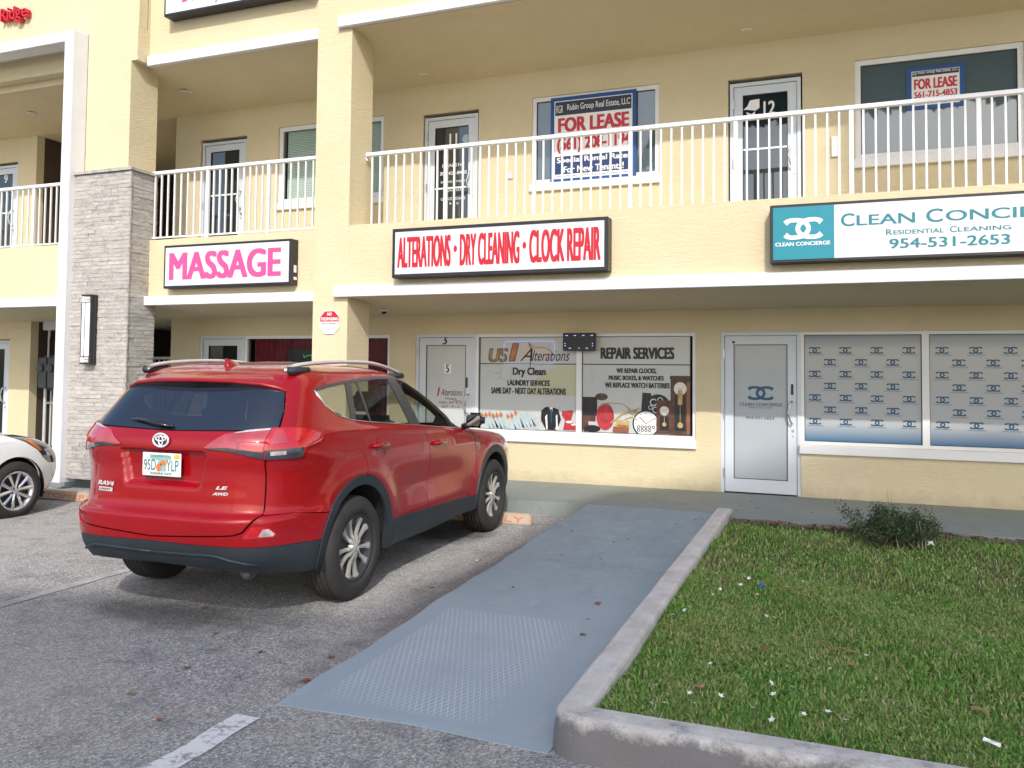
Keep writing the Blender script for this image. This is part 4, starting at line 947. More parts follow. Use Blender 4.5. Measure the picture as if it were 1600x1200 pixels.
# channel letters
t = empty('channel_letters', (-12.05, 9.27, 7.22), label='raised red letters reading Ridge high on the left wall', cat='sign letters')
for s, x0, x1, z0, z1 in (('R', -.34, -.21, .0, .20), ('i', -.19, -.155, .0, .20), ('d', -.14, -.02, .0, .20), ('g', -.005, .115, -.06, .14), ('e', .13, .25, .0, .14)):
    g = G(); text_into(g, s, x0, x1, z0, z1, -.09, .012, d=.085); g.obj('letter', 'print_red', t)
g = G(); 
# no trespassing sign
t = empty('no_trespassing_sign', (-6.205, 9.345, 2.17), label='small octagonal red and white no trespassing sign on the cream column', cat='sign')
oc = [(.075, 0), (.15, .085), (.15, .23), (.075, .31), (-.075, .31), (-.15, .23), (-.15, .085), (-.075, 0)][::-1]; oc = oc[::-1]
g = G(); g.prism_xz(oc, 0, .006); g.obj('plate', 'print_white', t)
g = G(); flat(g, [(-.145, .165), (.145, .165), (.145, .228), (.072, .303), (-.072, .303), (-.145, .228)], -.0015); g.obj('red_panel', 'print_red', t)
words('lettering', [('NO', -.035, .035, .245, .285, .03), ('TRESPASSING', -.135, .135, .18, .222, .03)], -.003, 'print_white', t)
words('lettering', [('PRIVATE PROPERTY', -.12, .12, .125, .148, .01), ('VIOLATORS WILL BE', -.09, .09, .075, .092), ('PROSECUTED', -.06, .06, .045, .062)], -.002, 'print_black', t)
# small led clock sign
t = empty('led_board', (-3.23, 10.96, 1.99), label='small black led board over the mullion of the alterations window', cat='sign')
g = G(); g.bbox(-.235, .225, -.03, .03, 0, .245, .008); g.obj('case', 'black_box', t)
g = G()
for x, z in [(-.19, .21), (-.17, .21), (-.07, .21), (-.05, .21), (.05, .21), (.07, .21), (.17, .21), (.19, .21), (-.20, .10), (-.20, .07), (.19, .10), (.19, .07), (-.14, .035), (-.12, .035), (0, .035), (.10, .035), (.12, .035)]: g.disc((x, -.034, z), .0055, 'y', .004, 8)
g.obj('led_dots', 'led_blue', t)
# lease posters
def poster(x0, x1, z0, z1, y, label, big=True):
    t = empty('lease_poster', ((x0+x1)/2, y, z0), label=label, cat='poster'); w_, h = x1-x0, z1-z0; X = lambda a: (a-.5)*w_; Z = lambda b: b*h
    b0 = .0; g = G(); g.box(X(0), X(1), -.001, .001, Z(0), Z(1)); g.obj('tape_border', 'tape_blue', t)
    m = .045 if big else .09
    g = G(); g.box(X(m), X(1-m), -.003, -.0015, Z(m), Z(1-m)); g.obj('sheet', 'print_white', t)
    g = G(); g.box(X(m+.01), X(1-m-.01), -.0045, -.0032, Z(.785), Z(1-m-.01)); g.obj('panel', 'print_dknavy', t)
    words('lettering', [('RGR', X(.07 if big else .11), X(.15 if big else .18), Z(.815), Z(.905), 0), ('Rubin Group Real Estate, LLC', X(.20), X(.93 if big else .88), Z(.815), Z(.91), .008)], -.006, 'print_white', t)
    words('lettering', [('FOR LEASE', X(.09 if big else .13), X(.92 if big else .87), Z(.585 if big else .47), Z(.755 if big else .72), .05)], -.005, 'print_red', t)
    if big:
        words('lettering', [('(561) 208-1194', X(.08), X(.94), Z(.335), Z(.52), .05)], -.005, 'print_red', t)
        g = G(); g.box(X(m+.01), X(1-m-.01), -.0045, -.0032, Z(.095), Z(.305)); g.obj('panel', 'print_navy', t)
        words('lettering', [('Special Rental Rates', X(.08), X(.94), Z(.21), Z(.29), .028), ('For New Tenants!', X(.16), X(.86), Z(.11), Z(.185), .028)], -.006, 'print_white', t)
        words('lettering', [('James Rubin, CCIM - Lic. Real Estate Broker', X(.07), X(.94), Z(.055), Z(.085))], -.005, 'print_dknavy', t)
    else:
        words('lettering', [('561-715-4853', X(.13), X(.87), Z(.27), Z(.42), .04)], -.005, 'print_red', t)
        words('lettering', [('James Rubin, CCIM - Lic. Real Estate Broker', X(.12), X(.88), Z(.14), Z(.20))], -.005, 'print_dknavy', t)
    return t
poster(-3.70, -2.465, 4.365, 5.585, 11.035, 'large for lease poster with blue tape border and special rental rates', True)
poster(.885, 1.52, 4.94, 5.46, BG+.015, 'small for lease poster taped inside the right upper window', False)
g = G(); g.bbox(-4.36, -4.26, BW-.02, BW-.001, 4.47, 4.58, .004); tag(g.obj('wall_switch', 'print_grey'), 'grey square plate on the upper wall beside the number 11 door', 'wall plate')
g = G(); g.bbox(.02, .10, BW-.03, BW-.001, 4.42, 4.68, .006); tag(g.obj('wall_lamp', 'white_metal'), 'small white wall fitting right of the number 12 door', 'wall light')

# ------------------------------------------------------------------ wheel stops
def wheel_stop(x0, x1, y, label, text):
    zc = gz((x0+x1)/2); t = empty('wheel_stop', ((x0+x1)/2, y, zc), label=label, cat='wheel stop', group='concrete wheel stops'); h = (x1-x0)/2
    bm = bmesh.new(); bmesh.ops.create_cube(bm, size=1)
    for v in bm.verts: v.co = Vector((v.co.x*2*h*(1 if v.co.z < 0 else .985), v.co.y*(.16 if v.co.z < 0 else .10), (v.co.z+.5)*.115))
    bmesh.ops.bevel(bm, geom=bm.edges[:], offset=.012, segments=2, affect='EDGES')
    me = bpy.data.meshes.new('block'); bm.to_mesh(me); bm.free(); me.materials.append(M['wheelstop']); link(bpy.data.objects.new('block', me), t)
    g = G(); v, f = text_mesh(text, .0); g.add([(-h+.08+a[0]*(2*h-.16), -.0795+.018*a[1]*1.0, .03+.06*a[1]) for a in v], f); g.obj('lettering', 'stop_text', t)
wheel_stop(-5.2, -3.10, 8.73, 'worn orange concrete wheel stop in front of the red car', 'CUSTOMERS ONLY')
wheel_stop(-10.4, -8.35, 8.30, 'orange lettered concrete wheel stop before the stone column', 'CUSTOMERS ONLY')

# ================================================================== CARS
def interp(xs, ys):
    xs = np.array(xs, float); ys = np.array(ys, float); h = np.diff(xs); d = np.diff(ys)/h; m = np.zeros(len(xs)); m[0] = d[0]; m[-1] = d[-1]
    for i in range(1, len(xs)-1):
        if d[i-1]*d[i] > 0:
            w1 = 2*h[i]+h[i-1]; w2 = h[i]+2*h[i-1]; m[i] = (w1+w2)/(w1/d[i-1]+w2/d[i])
    def f(x):
        x = np.clip(np.asarray(x, float), xs[0], xs[-1]); i = np.clip(np.searchsorted(xs, x, side='right')-1, 0, len(h)-1); t = (x-xs[i])/h[i]; hh = h[i]
        return (2*t**3-3*t**2+1)*ys[i]+(t**3-2*t**2+t)*hh*m[i]+(-2*t**3+3*t**2)*ys[i+1]+(t**3-t**2)*hh*m[i+1]
    return f
class Body:
    """closed car surface: stacked superellipse outlines; W half width, R rear end, F front end as functions of height"""
    def __init__(s, W, R, F, p=7., q=4.5, disp=None):
        s.W = interp(*zip(*W)); s.R = interp(*zip(*R)); s.F = interp(*zip(*F)); s.p = p; s.q = q; s.disp = disp
        s.z0 = W[0][0]; s.z1 = W[-1][0]
        t = np.linspace(-1, 1, 1201); u = np.linspace(0, 1, 601); a1 = np.arccos(np.sign(t)*np.abs(t)**(p/2)); a2 = np.arcsin(u**(q/2)); th = np.unique(np.concatenate([a1, a2, math.pi-a2])); x = .92*np.abs(np.sin(th))**(2/q); y = -2.3*np.sign(np.cos(th))*np.abs(np.cos(th))**(2/p)
        s.th = th; s.sl = np.concatenate([[0], np.cumsum(np.hypot(np.diff(x), np.diff(y)))]); s.S = s.sl[-1]
        z = np.linspace(s.z0, s.z1, 4001); dz = np.diff(z)
        s.zt = z; s.vl = np.concatenate([[0], np.cumsum(np.sqrt(dz**2+np.diff(s.W(z))**2+.25*np.diff(s.R(z))**2+.25*np.diff(s.F(z))**2))]); s.V = s.vl[-1]
    def z2v(s, z): return np.interp(z, s.zt, s.vl)
    def v2z(s, v): return np.interp(v, s.vl, s.zt)
    def pt(s, S_, V_):
        z = s.v2z(V_); th = np.interp(np.abs(S_), s.sl, s.th); R, F = s.R(z), s.F(z); L = (F-R)/2; yc = (F+R)/2
        x = s.W(z)*np.abs(np.sin(th))**(2/s.q)*np.sign(S_); y = yc-L*np.sign(np.cos(th))*np.abs(np.cos(th))**(2/s.p)
        return np.stack([x, y, z], -1)
    def imp(s, P):
        x, y, z = P[..., 0], P[..., 1], P[..., 2]; R, F = s.R(z), s.F(z); L = (F-R)/2; yc = (F+R)/2
        return np.abs(x/s.W(z))**s.q+np.abs((y-yc)/L)**s.p
    def nrm(s, P):
        e = 1e-3; g = np.stack([s.imp(P+np.eye(3)[k]*e)-s.imp(P-np.eye(3)[k]*e) for k in range(3)], -1)
        up = P[..., 2] > s.z1-.012; g[up] = (0, 0, 1)
        return g/np.maximum(np.linalg.norm(g, axis=-1, keepdims=True), 1e-9)
    def uv(s, k, a, z):
        """('x',x,z) rear face, ('f',x,z) front face, ('y',y,z) right side"""
        v = float(s.z2v(z)); 
        if k in 'xf':
            sn = min(1., (abs(a)/float(s.W(z)))**(s.q/2)); th = math.asin(sn)
            if k == 'f': th = math.pi-th
        else:
            R, F = float(s.R(z)), float(s.F(z)); t = max(-1., min(1., ((F+R)/2-a)/((F-R)/2))); th = math.acos(math.copysign(abs(t)**(s.p/2), t))
        return float(np.interp(th, s.th, s.sl)), v
    def surf(s, SV, off=0.):
        P = s.pt(SV[:, 0], SV[:, 1]); N = s.nrm(P); D = s.disp(P) if s.disp else 0.
        return P+N*(off+D)[..., None] if hasattr(D, 'shape') else P+N*off
def densify(body, poly, step=.03):
    out = []; n = len(poly)
    for i in range(n):
        a, b = poly[i], poly[(i+1) % n]
        if a[0] == b[0] and a[0] in 'xyf':
            d = math.hypot(a[1]-b[1], a[2]-b[2]); m = max(1, int(d/step))
            for k in range(m): t = k/m; out.append(body.uv(a[0], a[1]+(b[1]-a[1])*t, a[2]+(b[2]-a[2])*t))
        else:
            A = body.uv(*a) if a[0] in 'xyf' else (a[1], a[2]); B = body.uv(*b) if b[0] in 'xyf' else (b[1], b[2])
            m = max(1, int(math.hypot(A[0]-B[0], A[1]-B[1])/step))
            for k in range(m): t = k/m; out.append((A[0]+(B[0]-A[0])*t, A[1]+(B[1]-A[1])*t))
    return out
def inset_poly(P, d, only=None):
    P = np.array(P); n = len(P); area = .5*np.sum(P[:, 0]*np.roll(P[:, 1], -1)-np.roll(P[:, 0], -1)*P[:, 1]); sg = 1 if area > 0 else -1
    t = np.roll(P, -1, 0)-np.roll(P, 1, 0); t /= np.maximum(np.linalg.norm(t, axis=1, keepdims=True), 1e-9)
    nrm = np.stack([-t[:, 1], t[:, 0]], 1)*sg
    Q = P+nrm*d
    if only is not None: Q = np.where(only(P)[:, None], Q, P)
    return [tuple(q) for q in Q]
def panel(body, name, poly, mat, parent, off=0., inset=0., grid=.03, depth=.012, mode='R', keep_center=True, xf=None, smooth=True):
    """mode R: right only; L: left only; M: both halves merged at the middle"""
    SV = densify(body, poly, grid)
    if inset: 
        SV = inset_poly(SV, inset, (lambda P: (P[:, 0] > .004) & (P[:, 0] < body.S-.004)) if mode == 'M' else None)
    SV = [(max(0, min(body.S, a)), max(0, min(body.V, b))) for a, b in SV]
    # drop near-duplicates
    q = [SV[0]]
    for p in SV[1:]:
        if math.hypot(p[0]-q[-1][0], p[1]-q[-1][1]) > .0015: q.append(p)
    if math.hypot(q[0][0]-q[-1][0], q[0][1]-q[-1][1]) < .0015: q.pop()
    SV = q; A = np.array(SV); lo, hi = A.min(0), A.max(0)
    gx = np.arange(lo[0]+grid*.5, hi[0], grid); gy = np.arange(lo[1]+grid*.5, hi[1], grid)
    pts = np.array([(a, b) for a in gx for b in gy]).reshape(-1, 2)
    if len(pts):
        # inside test and distance to the outline
        x, y = pts[:, 0], pts[:, 1]; ins = np.zeros(len(pts), bool); dmin = np.full(len(pts), 9.)
        B = np.roll(A, -1, 0)
        for (x0, y0), (x1, y1) in zip(A, B):
            c = ((y0 > y) != (y1 > y)); 
            with np.errstate(all='ignore'): ins ^= c & (x < (x1-x0)*(y-y0)/(y1-y0+1e-12)+x0)
            L2 = (x1-x0)**2+(y1-y0)**2+1e-12; t = np.clip(((x-x0)*(x1-x0)+(y-y0)*(y1-y0))/L2, 0, 1); dmin = np.minimum(dmin, np.hypot(x-x0-t*(x1-x0), y-y0-t*(y1-y0)))
        pts = pts[ins & (dmin > grid*.4)]
    n = len(SV); allp = [Vector(p) for p in SV]+[Vector(p) for p in pts]
    vo, _, fo, vorig, _, _ = delaunay_2d_cdt(allp, [(i, (i+1) % n) for i in range(n)], [], 1, 1e-5)
    SVo = np.array([(p.x, p.y) for p in vo]); F = [tuple(f) for f in fo]
    SVo[:, 0] = np.where(np.abs(SVo[:, 0]) < 1e-4, 1e-7, SVo[:, 0])
    P = body.surf(SVo, off); P[np.abs(P[:, 0]) < .004, 0] = 0 if mode == 'M' else P[np.abs(P[:, 0]) < .004, 0]
    # orientation
    if F:
        a, b, c = F[len(F)//2]; nn = np.cross(P[b]-P[a], P[c]-P[a]); N0 = body.nrm(P[[a]])[0]
        if nn@N0 < 0: F = [tuple(reversed(f)) for f in F]
    bm = bmesh.new()
    def addhalf(P, F):
        vs = [bm.verts.new(p) for p in P]
        for f in F:
            try: bm.faces.new([vs[i] for i in f])
            except ValueError: pass
    Lf = P*np.array([-1, 1, 1]); LF = [tuple(reversed(f)) for f in F]
    if mode in 'RM': addhalf(P, F)
    if mode in 'LM': addhalf(Lf, LF)
    if mode == 'M': bmesh.ops.remove_doubles(bm, verts=[v for v in bm.verts if abs(v.co.x) < .003], dist=.002)
    if depth:
        be = [e for e in bm.edges if e.is_boundary]; bm.normal_update()
        nr = {v: v.normal.copy() for e in be for v in e.verts}
        ex = bmesh.ops.extrude_edge_only(bm, edges=be); nv = [g_ for g_ in ex['geom'] if isinstance(g_, bmesh.types.BMVert)]
        keys = list(nr.keys())
        import mathutils
        kd = mathutils.kdtree.KDTree(len(keys))
        for i, k in enumerate(keys): kd.insert(k.co, i)
        kd.balance()
        for v in nv:
            i = kd.find(v.co)[1]; v.co -= nr[keys[i]]*depth
        for e in be: e.smooth = False
    me = bpy.data.meshes.new(name); bm.to_mesh(me); bm.free(); me.materials.append(M[mat]); 
    if smooth: me.polygons.foreach_set('use_smooth', [True]*len(me.polygons))
    me.update(); return link(bpy.data.objects.new(name, me), parent)
def arc(cy, cz, r, a0, a1, n=14):
    return [('y', cy+r*math.cos(math.radians(a0+(a1-a0)*k/n)), cz+r*math.sin(math.radians(a0+(a1-a0)*k/n))) for k in range(n+1)]
def lathe_x(g, prof, seg=48, sx=1):
    """profile (x, r) revolved about the x axis"""
    m = len(prof); v = []
    for k in range(seg):
        a = 2*math.pi*k/seg
        v += [(x*sx, r*math.cos(a), r*math.sin(a)) for x, r in prof]
    f = [(k*m+i, k*m+i+1, ((k+1) % seg)*m+i+1, ((k+1) % seg)*m+i) for k in range(seg) for i in range(m-1)]
    if sx < 0: f = [tuple(reversed(q)) for q in f]
    g.add(v, f); return g
def wheel(parent, x, y, side, R=.36, rim=.235, kind='cover', rot=0.):
    """wheel group; the tyre is the part, rim pieces are its sub-parts"""
    w_ = .225; o = side*(x)
    g = G(); tr = [(-.1125, rim), (-.12, rim+.02), (-.118, R-.07), (-.108, R-.025), (-.085, R-.004)]
    for a in (-.055, -.018, .018, .055): tr += [(a-.006, R), (a-.005, R-.008), (a+.005, R-.008), (a+.006, R)]
    tr += [(.085, R-.004), (.108, R-.025), (.118, R-.07), (.121, rim+.03), (.112, rim+.006), (.095, rim)]
    lathe_x(g, tr, 56, side); t = g.obj('wheel', 'tyre', parent, True); t.location = (side*x, y, R-.004); t['label'] = None if False else 'black tyre'; del t['label']
    if kind == 'cover':
        g = G(); lathe_x(g, [(.098, rim+.004), (.104, rim-.004), (.098, rim-.02), (.060, rim-.035), (.045, rim*.6), (.05, .06), (.052, .001)], 40, side); g.obj('rim', 'rim_dark', t, True)
        for k in range(5):
            for sg in (-1, 1):
                g = G(); n = 10; top = []; 
                for i in range(n+1):
                    u = i/n; r = .035+(rim-.022)*u*.93; a = math.radians(rot+k*72+sg*(15.5-1.0*u))
                    hw = .0105+.004*u+(.015*max(0, u-.66)/.34); xx = .088-.018*(1-u)*0-.010*math.sin(u*3.14)+(.012 if u < .3 else .004)
                    c, s_ = math.cos(a), math.sin(a); tw = sg*.010*max(0, u-.7)/.3
                    top.append(((r-tw)*c-hw*s_*1, (r-tw)*s_+hw*c, (r+tw)*c+hw*s_, (r+tw)*s_-hw*c, xx))
                v = []
                for (y0, z0, y1, z1, xx) in top: v += [(side*xx, y0*1, z0), (side*(xx+.002), (y0+y1)/2, (z0+z1)/2), (side*xx, y1, z1), (side*(xx-.02), y1, z1), (side*(xx-.02), y0, z0)]
                f = []
                for i in range(n):
                    for q in range(5): f.append((i*5+q, i*5+(q+1) % 5, (i+1)*5+(q+1) % 5, (i+1)*5+q))
                f += [(0, 1, 2, 3, 4), tuple(n*5+q for q in (4, 3, 2, 1, 0))]
                g.add(v, f); g.obj('spoke', 'cover', t)
        g = G(); lathe_x(g, [(.06, .045), (.092, .042), (.100, .030), (.102, .001)], 24, side); g.obj('hub_cap', 'cover', t, True)
    else:
        g = G(); lathe_x(g, [(.105, rim+.004), (.110, rim-.002), (.104, rim-.018), (.05, rim-.03)], 40, side); g.obj('rim', 'alloy', t, True)
        g = G(); lathe_x(g, [(.03, rim-.02), (.02, .12), (.02, .001)], 32, side); g.obj('brake_disc', 'rim_dark', t, True)
        for k in range(5):
            for sg in (-1, 1):
                g = G(); v = []; n = 6
                for i in range(n+1):
                    u = i/n; r = .035+(rim-.05)*u; a = math.radians(rot+k*72+sg*(14+5*u)); hw = .013+.008*u; c, s_ = math.cos(a), math.sin(a); xx = .085+.015*u
                    v += [(side*xx, r*c-hw*s_, r*s_+hw*c), (side*(xx+.012), r*c, r*s_), (side*xx, r*c+hw*s_, r*s_-hw*c)]
                f = [(i*3+q, i*3+q+1, (i+1)*3+q+1, (i+1)*3+q) for i in range(n) for q in (0, 1)]
                g.add(v, f); g.obj('spoke', 'alloy', t)
        g = G(); lathe_x(g, [(.03, .06), (.085, .05), (.094, .03), (.096, .001)], 24, side); g.obj('hub_cap', 'alloy', t, True)
        g = G()
        for k in range(5): a = math.radians(k*72+36+rot); g.disc((side*.092, .045*math.cos(a), .045*math.sin(a)), .009, 'x', side*.006, 8)
        g.obj('lug_nut', 'rim_dark', t)
    return t
def soft_box(g, x0, x1, y0, y1, z0, z1, b=.05):
    bm = bmesh.new(); bmesh.ops.create_cube(bm, size=1)
    for v in bm.verts: v.co = Vector(((x0+x1)/2+v.co.x*(x1-x0), (y0+y1)/2+v.co.y*(y1-y0), (z0+z1)/2+v.co.z*(z1-z0)))
    bmesh.ops.bevel(bm, geom=bm.edges[:], offset=b, segments=3, affect='EDGES'); bm.verts.index_update()
    g.add([v.co for v in bm.verts], [[v.index for v in f.verts] for f in bm.faces]); bm.free()
def wheel_well(g, y, z, r, xin, xout):
    n = 20; v = []
    for i in range(n+1):
        a = math.radians(-20+220*i/n)
        for sx in (1, -1): v += [(sx*xin, y+r*math.cos(a), z+r*math.sin(a)), (sx*xout, y+r*math.cos(a), z+r*math.sin(a))]
    f = []
    for i in range(n): b = i*4; f += [(b, b+4, b+5, b+1), (b+2, b+3, b+7, b+6)]
    g.add(v, f)
    for sx in (1, -1): g.add([(sx*xin, y+r*math.cos(math.radians(-20+220*i/n)), z+r*math.sin(math.radians(-20+220*i/n))) for i in range(n+1)], [tuple(range(n+1))])

def suv():
    SC = 1.065
    root = empty('suv_car', (-4.278, 5.387, 0), .0198, 'glossy red suv parked with its back to the lot, silver roof rails', 'car')
    root.scale = (SC, SC, SC)
    def disp(P):
        x, y, z = P[:, 0], P[:, 1], P[:, 2]; sd = np.clip((np.abs(x)-.70)/.12, 0, 1); d = np.zeros(len(P))
        for cy in (.03, 2.64):
            r = np.hypot(y-cy, z-.39); d += .017*np.exp(-((r-.50)/.085)**2)*np.clip((1.02-z)/.15, 0, 1)*(r > .3)
        mid = np.exp(-((y-1.25)/.62)**4)
        d += -.020*np.exp(-((z-.70)/.11)**2)*mid+.010*np.exp(-((z-.50)/.05)**2)*mid
        d += .008*np.exp(-((z-(1.155-.052*(y-.3)))/.022)**2)*np.clip((y+.5)/.3, 0, 1)
        # number plate recess in the tailgate
        rx = np.clip((.345-.045*np.clip((1.05-z)/.2, 0, 1)-np.abs(x))/.035, 0, 1); rz = np.clip((z-.845)/.035, 0, 1)*np.clip((1.082-z)/.010, 0, 1); rear = (y < -.7)
        return d*sd-.042*rx*rz*rear
    B = Body(W=[(.2, .83), (.35, .885), (.5, .905), (.7, .912), (.9, .912), (1.0, .905), (1.1, .888), (1.18, .865), (1.3, .818), (1.45, .755), (1.53, .715), (1.58, .66), (1.62, .55), (1.645, .38), (1.66, .1)],
        R=[(.2, -.72), (.35, -.90), (.45, -.965), (.56, -.985), (.668, -.990), (.676, -.988), (.700, -.935), (.712, -.918), (.8, -.905), (.95, -.895), (1.075, -.905), (1.14, -.90), (1.2, -.86), (1.3, -.78), (1.4, -.69), (1.5, -.59), (1.56, -.50), (1.61, -.36), (1.645, 0.), (1.66, .3)],
        F=[(.2, 3.40), (.4, 3.54), (.6, 3.60), (.75, 3.58), (.85, 3.50), (.93, 3.32), (.98, 3.02), (1.02, 2.65), (1.06, 2.28), (1.08, 2.14), (1.2, 1.93), (1.35, 1.64), (1.48, 1.33), (1.56, 1.08), (1.61, .86), (1.645, .62), (1.66, .45)], p=7, q=4.6, disp=disp)
    S, V = B.S, B.V
    par = root
    top = [('y', -.36, 1.49), ('y', -.17, 1.515), ('y', .15, 1.545), ('y', .57, 1.570), ('y', .90, 1.568), ('y', 1.12, 1.535), ('y', 1.40, 1.45), ('y', 1.68, 1.31), ('y', 1.90, 1.19), ('y', 2.10, 1.075)]
    dlo_top = [('y', -.315, 1.472), ('y', -.15, 1.498), ('y', .15, 1.528), ('y', .57, 1.552), ('y', .88, 1.550), ('y', 1.08, 1.518), ('y', 1.36, 1.432), ('y', 1.64, 1.292), ('y', 1.86, 1.165), ('y', 2.03, 1.078)]
    dlo_bot = [('y', 2.03, 1.068), ('y', 1.6, 1.10), ('y', .94, 1.163), ('y', .23, 1.226), ('y', .0, 1.252), ('y', -.158, 1.293), ('y', -.265, 1.362), ('y', -.315, 1.472)]
    def bot_z(y): return float(np.interp(y, [-.315, -.265, -.158, 0, .23, .94, 1.6, 2.03], [1.472, 1.362, 1.293, 1.252, 1.226, 1.163, 1.10, 1.068]))
    def top_z(y): return float(np.interp(y, [q[1] for q in dlo_top], [q[2] for q in dlo_top]))
    RA = ('y', .03, .40); 
    # roof with A pillars
    roof = [('x', 0, 1.545), ('x', .56, 1.53), ('x', .63, 1.50)]+top+[('y', 2.16, 1.078), ('f', .69, 1.12), ('f', .66, 1.30), ('f', .60, 1.47), ('f', .52, 1.565), ('f', 0, 1.59), ('s', S, V), ('s', 0, V)]
    panel(B, 'roof', roof, 'red_paint', par, mode='M', depth=0, grid=.04)
    quarter = [('x', .63, 1.50), ('x', .665, 1.455), ('x', .715, 1.34), ('x', .745, 1.222), ('x', .735, 1.12), ('x', .714, 1.0), ('x', .714, .70), ('y', -.651, .697), ('y', -.436, .672), ('y', -.36, .665)]+arc(.03, .40, .462, 145, 82)+[('y', .115, .95), ('y', .088, 1.03), ('y', .06, 1.16), ('y', .03, 1.243), ('y', 0, 1.252), ('y', -.158, 1.293), ('y', -.265, 1.362), ('y', -.315, 1.472), ('y', -.15, 1.498), ('y', .15, 1.528), ('y', .57, 1.552), ('y', .88, 1.550), ('y', 1.08, 1.518), ('y', 1.36, 1.432), ('y', 1.64, 1.292), ('y', 1.86, 1.165), ('y', 2.03, 1.078), ('y', 2.10, 1.075), ('y', 1.90, 1.19), ('y', 1.68, 1.31), ('y', 1.40, 1.45), ('y', 1.12, 1.535), ('y', .90, 1.568), ('y', .57, 1.570), ('y', .15, 1.545), ('y', -.17, 1.515), ('y', -.36, 1.49)]
    for md in 'RL': panel(B, 'quarter_panel', quarter, 'red_paint', par, mode=md, grid=.025, depth=.01)
    gate = [('x', 0, 1.200), ('x', .735, 1.216), ('x', .728, 1.12), ('x', .709, 1.0), ('x', .709, .70), ('x', .64, .605), ('x', .59, .588), ('x', 0, .552)]
    panel(B, 'tailgate', gate, 'red_paint', par, mode='M', grid=.0125, inset=.002, off=.001)
    panel(B, 'rear_window', [('x', 0, 1.204), ('x', .738, 1.222), ('x', .71, 1.34), ('x', .66, 1.455), ('x', .62, 1.51), ('x', 0, 1.545)], 'rear_glass', par, mode='M', grid=.04, inset=.003, off=-.003)
    bump = [('x', 0, .547), ('x', .59, .583), ('x', .645, .60), ('x', .714, .694), ('y', -.651, .693), ('y', -.436, .668), ('y', -.37, .661)]+arc(.03, .40, .462, 146, 168, 5)+[('y', -.437, .497), ('x', .80, .506), ('x', .5, .517), ('x', 0, .523)]
    panel(B, 'rear_bumper', bump, 'red_paint', par, mode='M', grid=.025, inset=.0015, off=.004, depth=.015)
    panel(B, 'lower_bumper', [('x', 0, .521), ('x', .5, .515), ('x', .80, .504), ('y', -.437, .495), ('y', -.42, .495)]+arc(.03, .40, .462, 168, 192, 5)+[('y', -.45, .30), ('x', .76, .315), ('x', .55, .36), ('x', 0, .375)], 'clad', par, mode='M', grid=.03, off=.001, depth=.03)
    # moulded ridge low on the bumper
    g = G(); SVr = np.array(densify(B, [('x', 0, .455), ('x', .48, .462), ('x', .68, .395), ('x', .72, .385)], .04)[:-12] or [(0, 0)])
    rid = [B.uv('x', x, z) for x, z in [(0, .452), (.1, .453), (.2, .455), (.3, .457), (.4, .459), (.48, .455), (.56, .43), (.64, .405), (.70, .39)]]
    for sx in (1, -1):
        P = B.surf(np.array(rid), .004)*np.array([sx, 1, 1]); g.tube(P, .010, 6)
    g.obj('bumper_ridge', 'clad', par, True)
    # doors
    rdoor = [('y', .03, 1.243), ('y', .06, 1.16), ('y', .088, 1.03), ('y', .118, .95), ('y', .105, .862)]+arc(.03, .40, .462, 80, 8, 12)+[('y', .495, .474), ('y', 1.12, .450), ('y', 1.14, .66), ('y', 1.17, .87), ('y', 1.14, 1.0), ('y', 1.10, 1.10), ('y', 1.03, 1.155), ('y', .94, 1.163), ('y', .23, 1.226)]
    fdoor = [('y', 1.03, 1.155), ('y', 1.10, 1.10), ('y', 1.14, 1.0), ('y', 1.17, .87), ('y', 1.14, .66), ('y', 1.12, .450), ('y', 2.12, .420), ('y', 2.15, .60), ('y', 2.17, .81), ('y', 2.13, .98), ('y', 2.07, 1.066), ('y', 2.03, 1.068), ('y', 1.6, 1.10)]
    for md, sx in (('R', 1), ('L', -1)):
        for nm, pl, hy, hz in (('rear_door', rdoor, .31, 1.045), ('front_door', fdoor, 1.33, .985)):
            d = panel(B, nm, pl, 'red_paint', par, mode=md, grid=.025, inset=.0035, depth=.014)
            c = B.surf(np.array([B.uv('y', hy, hz)]), 0)[0]
            gg = G(); soft_box(gg, c[0]+.016, c[0]+.040, hy-.105, hy+.105, hz-.016, hz+.020, .011)
            gg.add(*[(lambda q: (q.v, q.f))((lambda q: (soft_box(q, c[0]-.01, c[0]+.03, hy-.10, hy-.07, hz-.012, hz+.014, .006), q)[1])(G()))][0]); gg.add(*[(lambda q: (q.v, q.f))((lambda q: (soft_box(q, c[0]-.01, c[0]+.03, hy+.07, hy+.10, hz-.012, hz+.014, .006), q)[1])(G()))][0])
            gg.v = [(sx*a, b, cc) for a, b, cc in gg.v]; gg.f = gg.f if sx > 0 else [tuple(reversed(f)) for f in gg.f]
            gg.obj('handle', 'red_paint', d, True)
            gg = G(); gg.v = []; n = 14; gg.add([(sx*(c[0]+.003), hy+.055*math.cos(2*math.pi*k/n), hz+.028*math.sin(2*math.pi*k/n)) for k in range(n)], [tuple(range(n)) if sx > 0 else tuple(range(n-1, -1, -1))]); gg.obj('handle_cup', 'lamp_red', d)
        fend = [('y', 2.12, .42), ('y', 2.15, .60), ('y', 2.17, .81), ('y', 2.13, .98), ('y', 2.09, 1.064), ('y', 2.3, 1.045), ('y', 2.7, 1.0), ('y', 2.98, .955), ('y', 3.12, .86), ('y', 3.08, .70), ('y', 3.05, .62)]+arc(2.64, .40, .462, 28, 172, 24)+[('y', 2.17, .42)]
        panel(B, 'front_fender', fend, 'red_paint', par, mode=md, grid=.03, inset=.003, depth=.012)
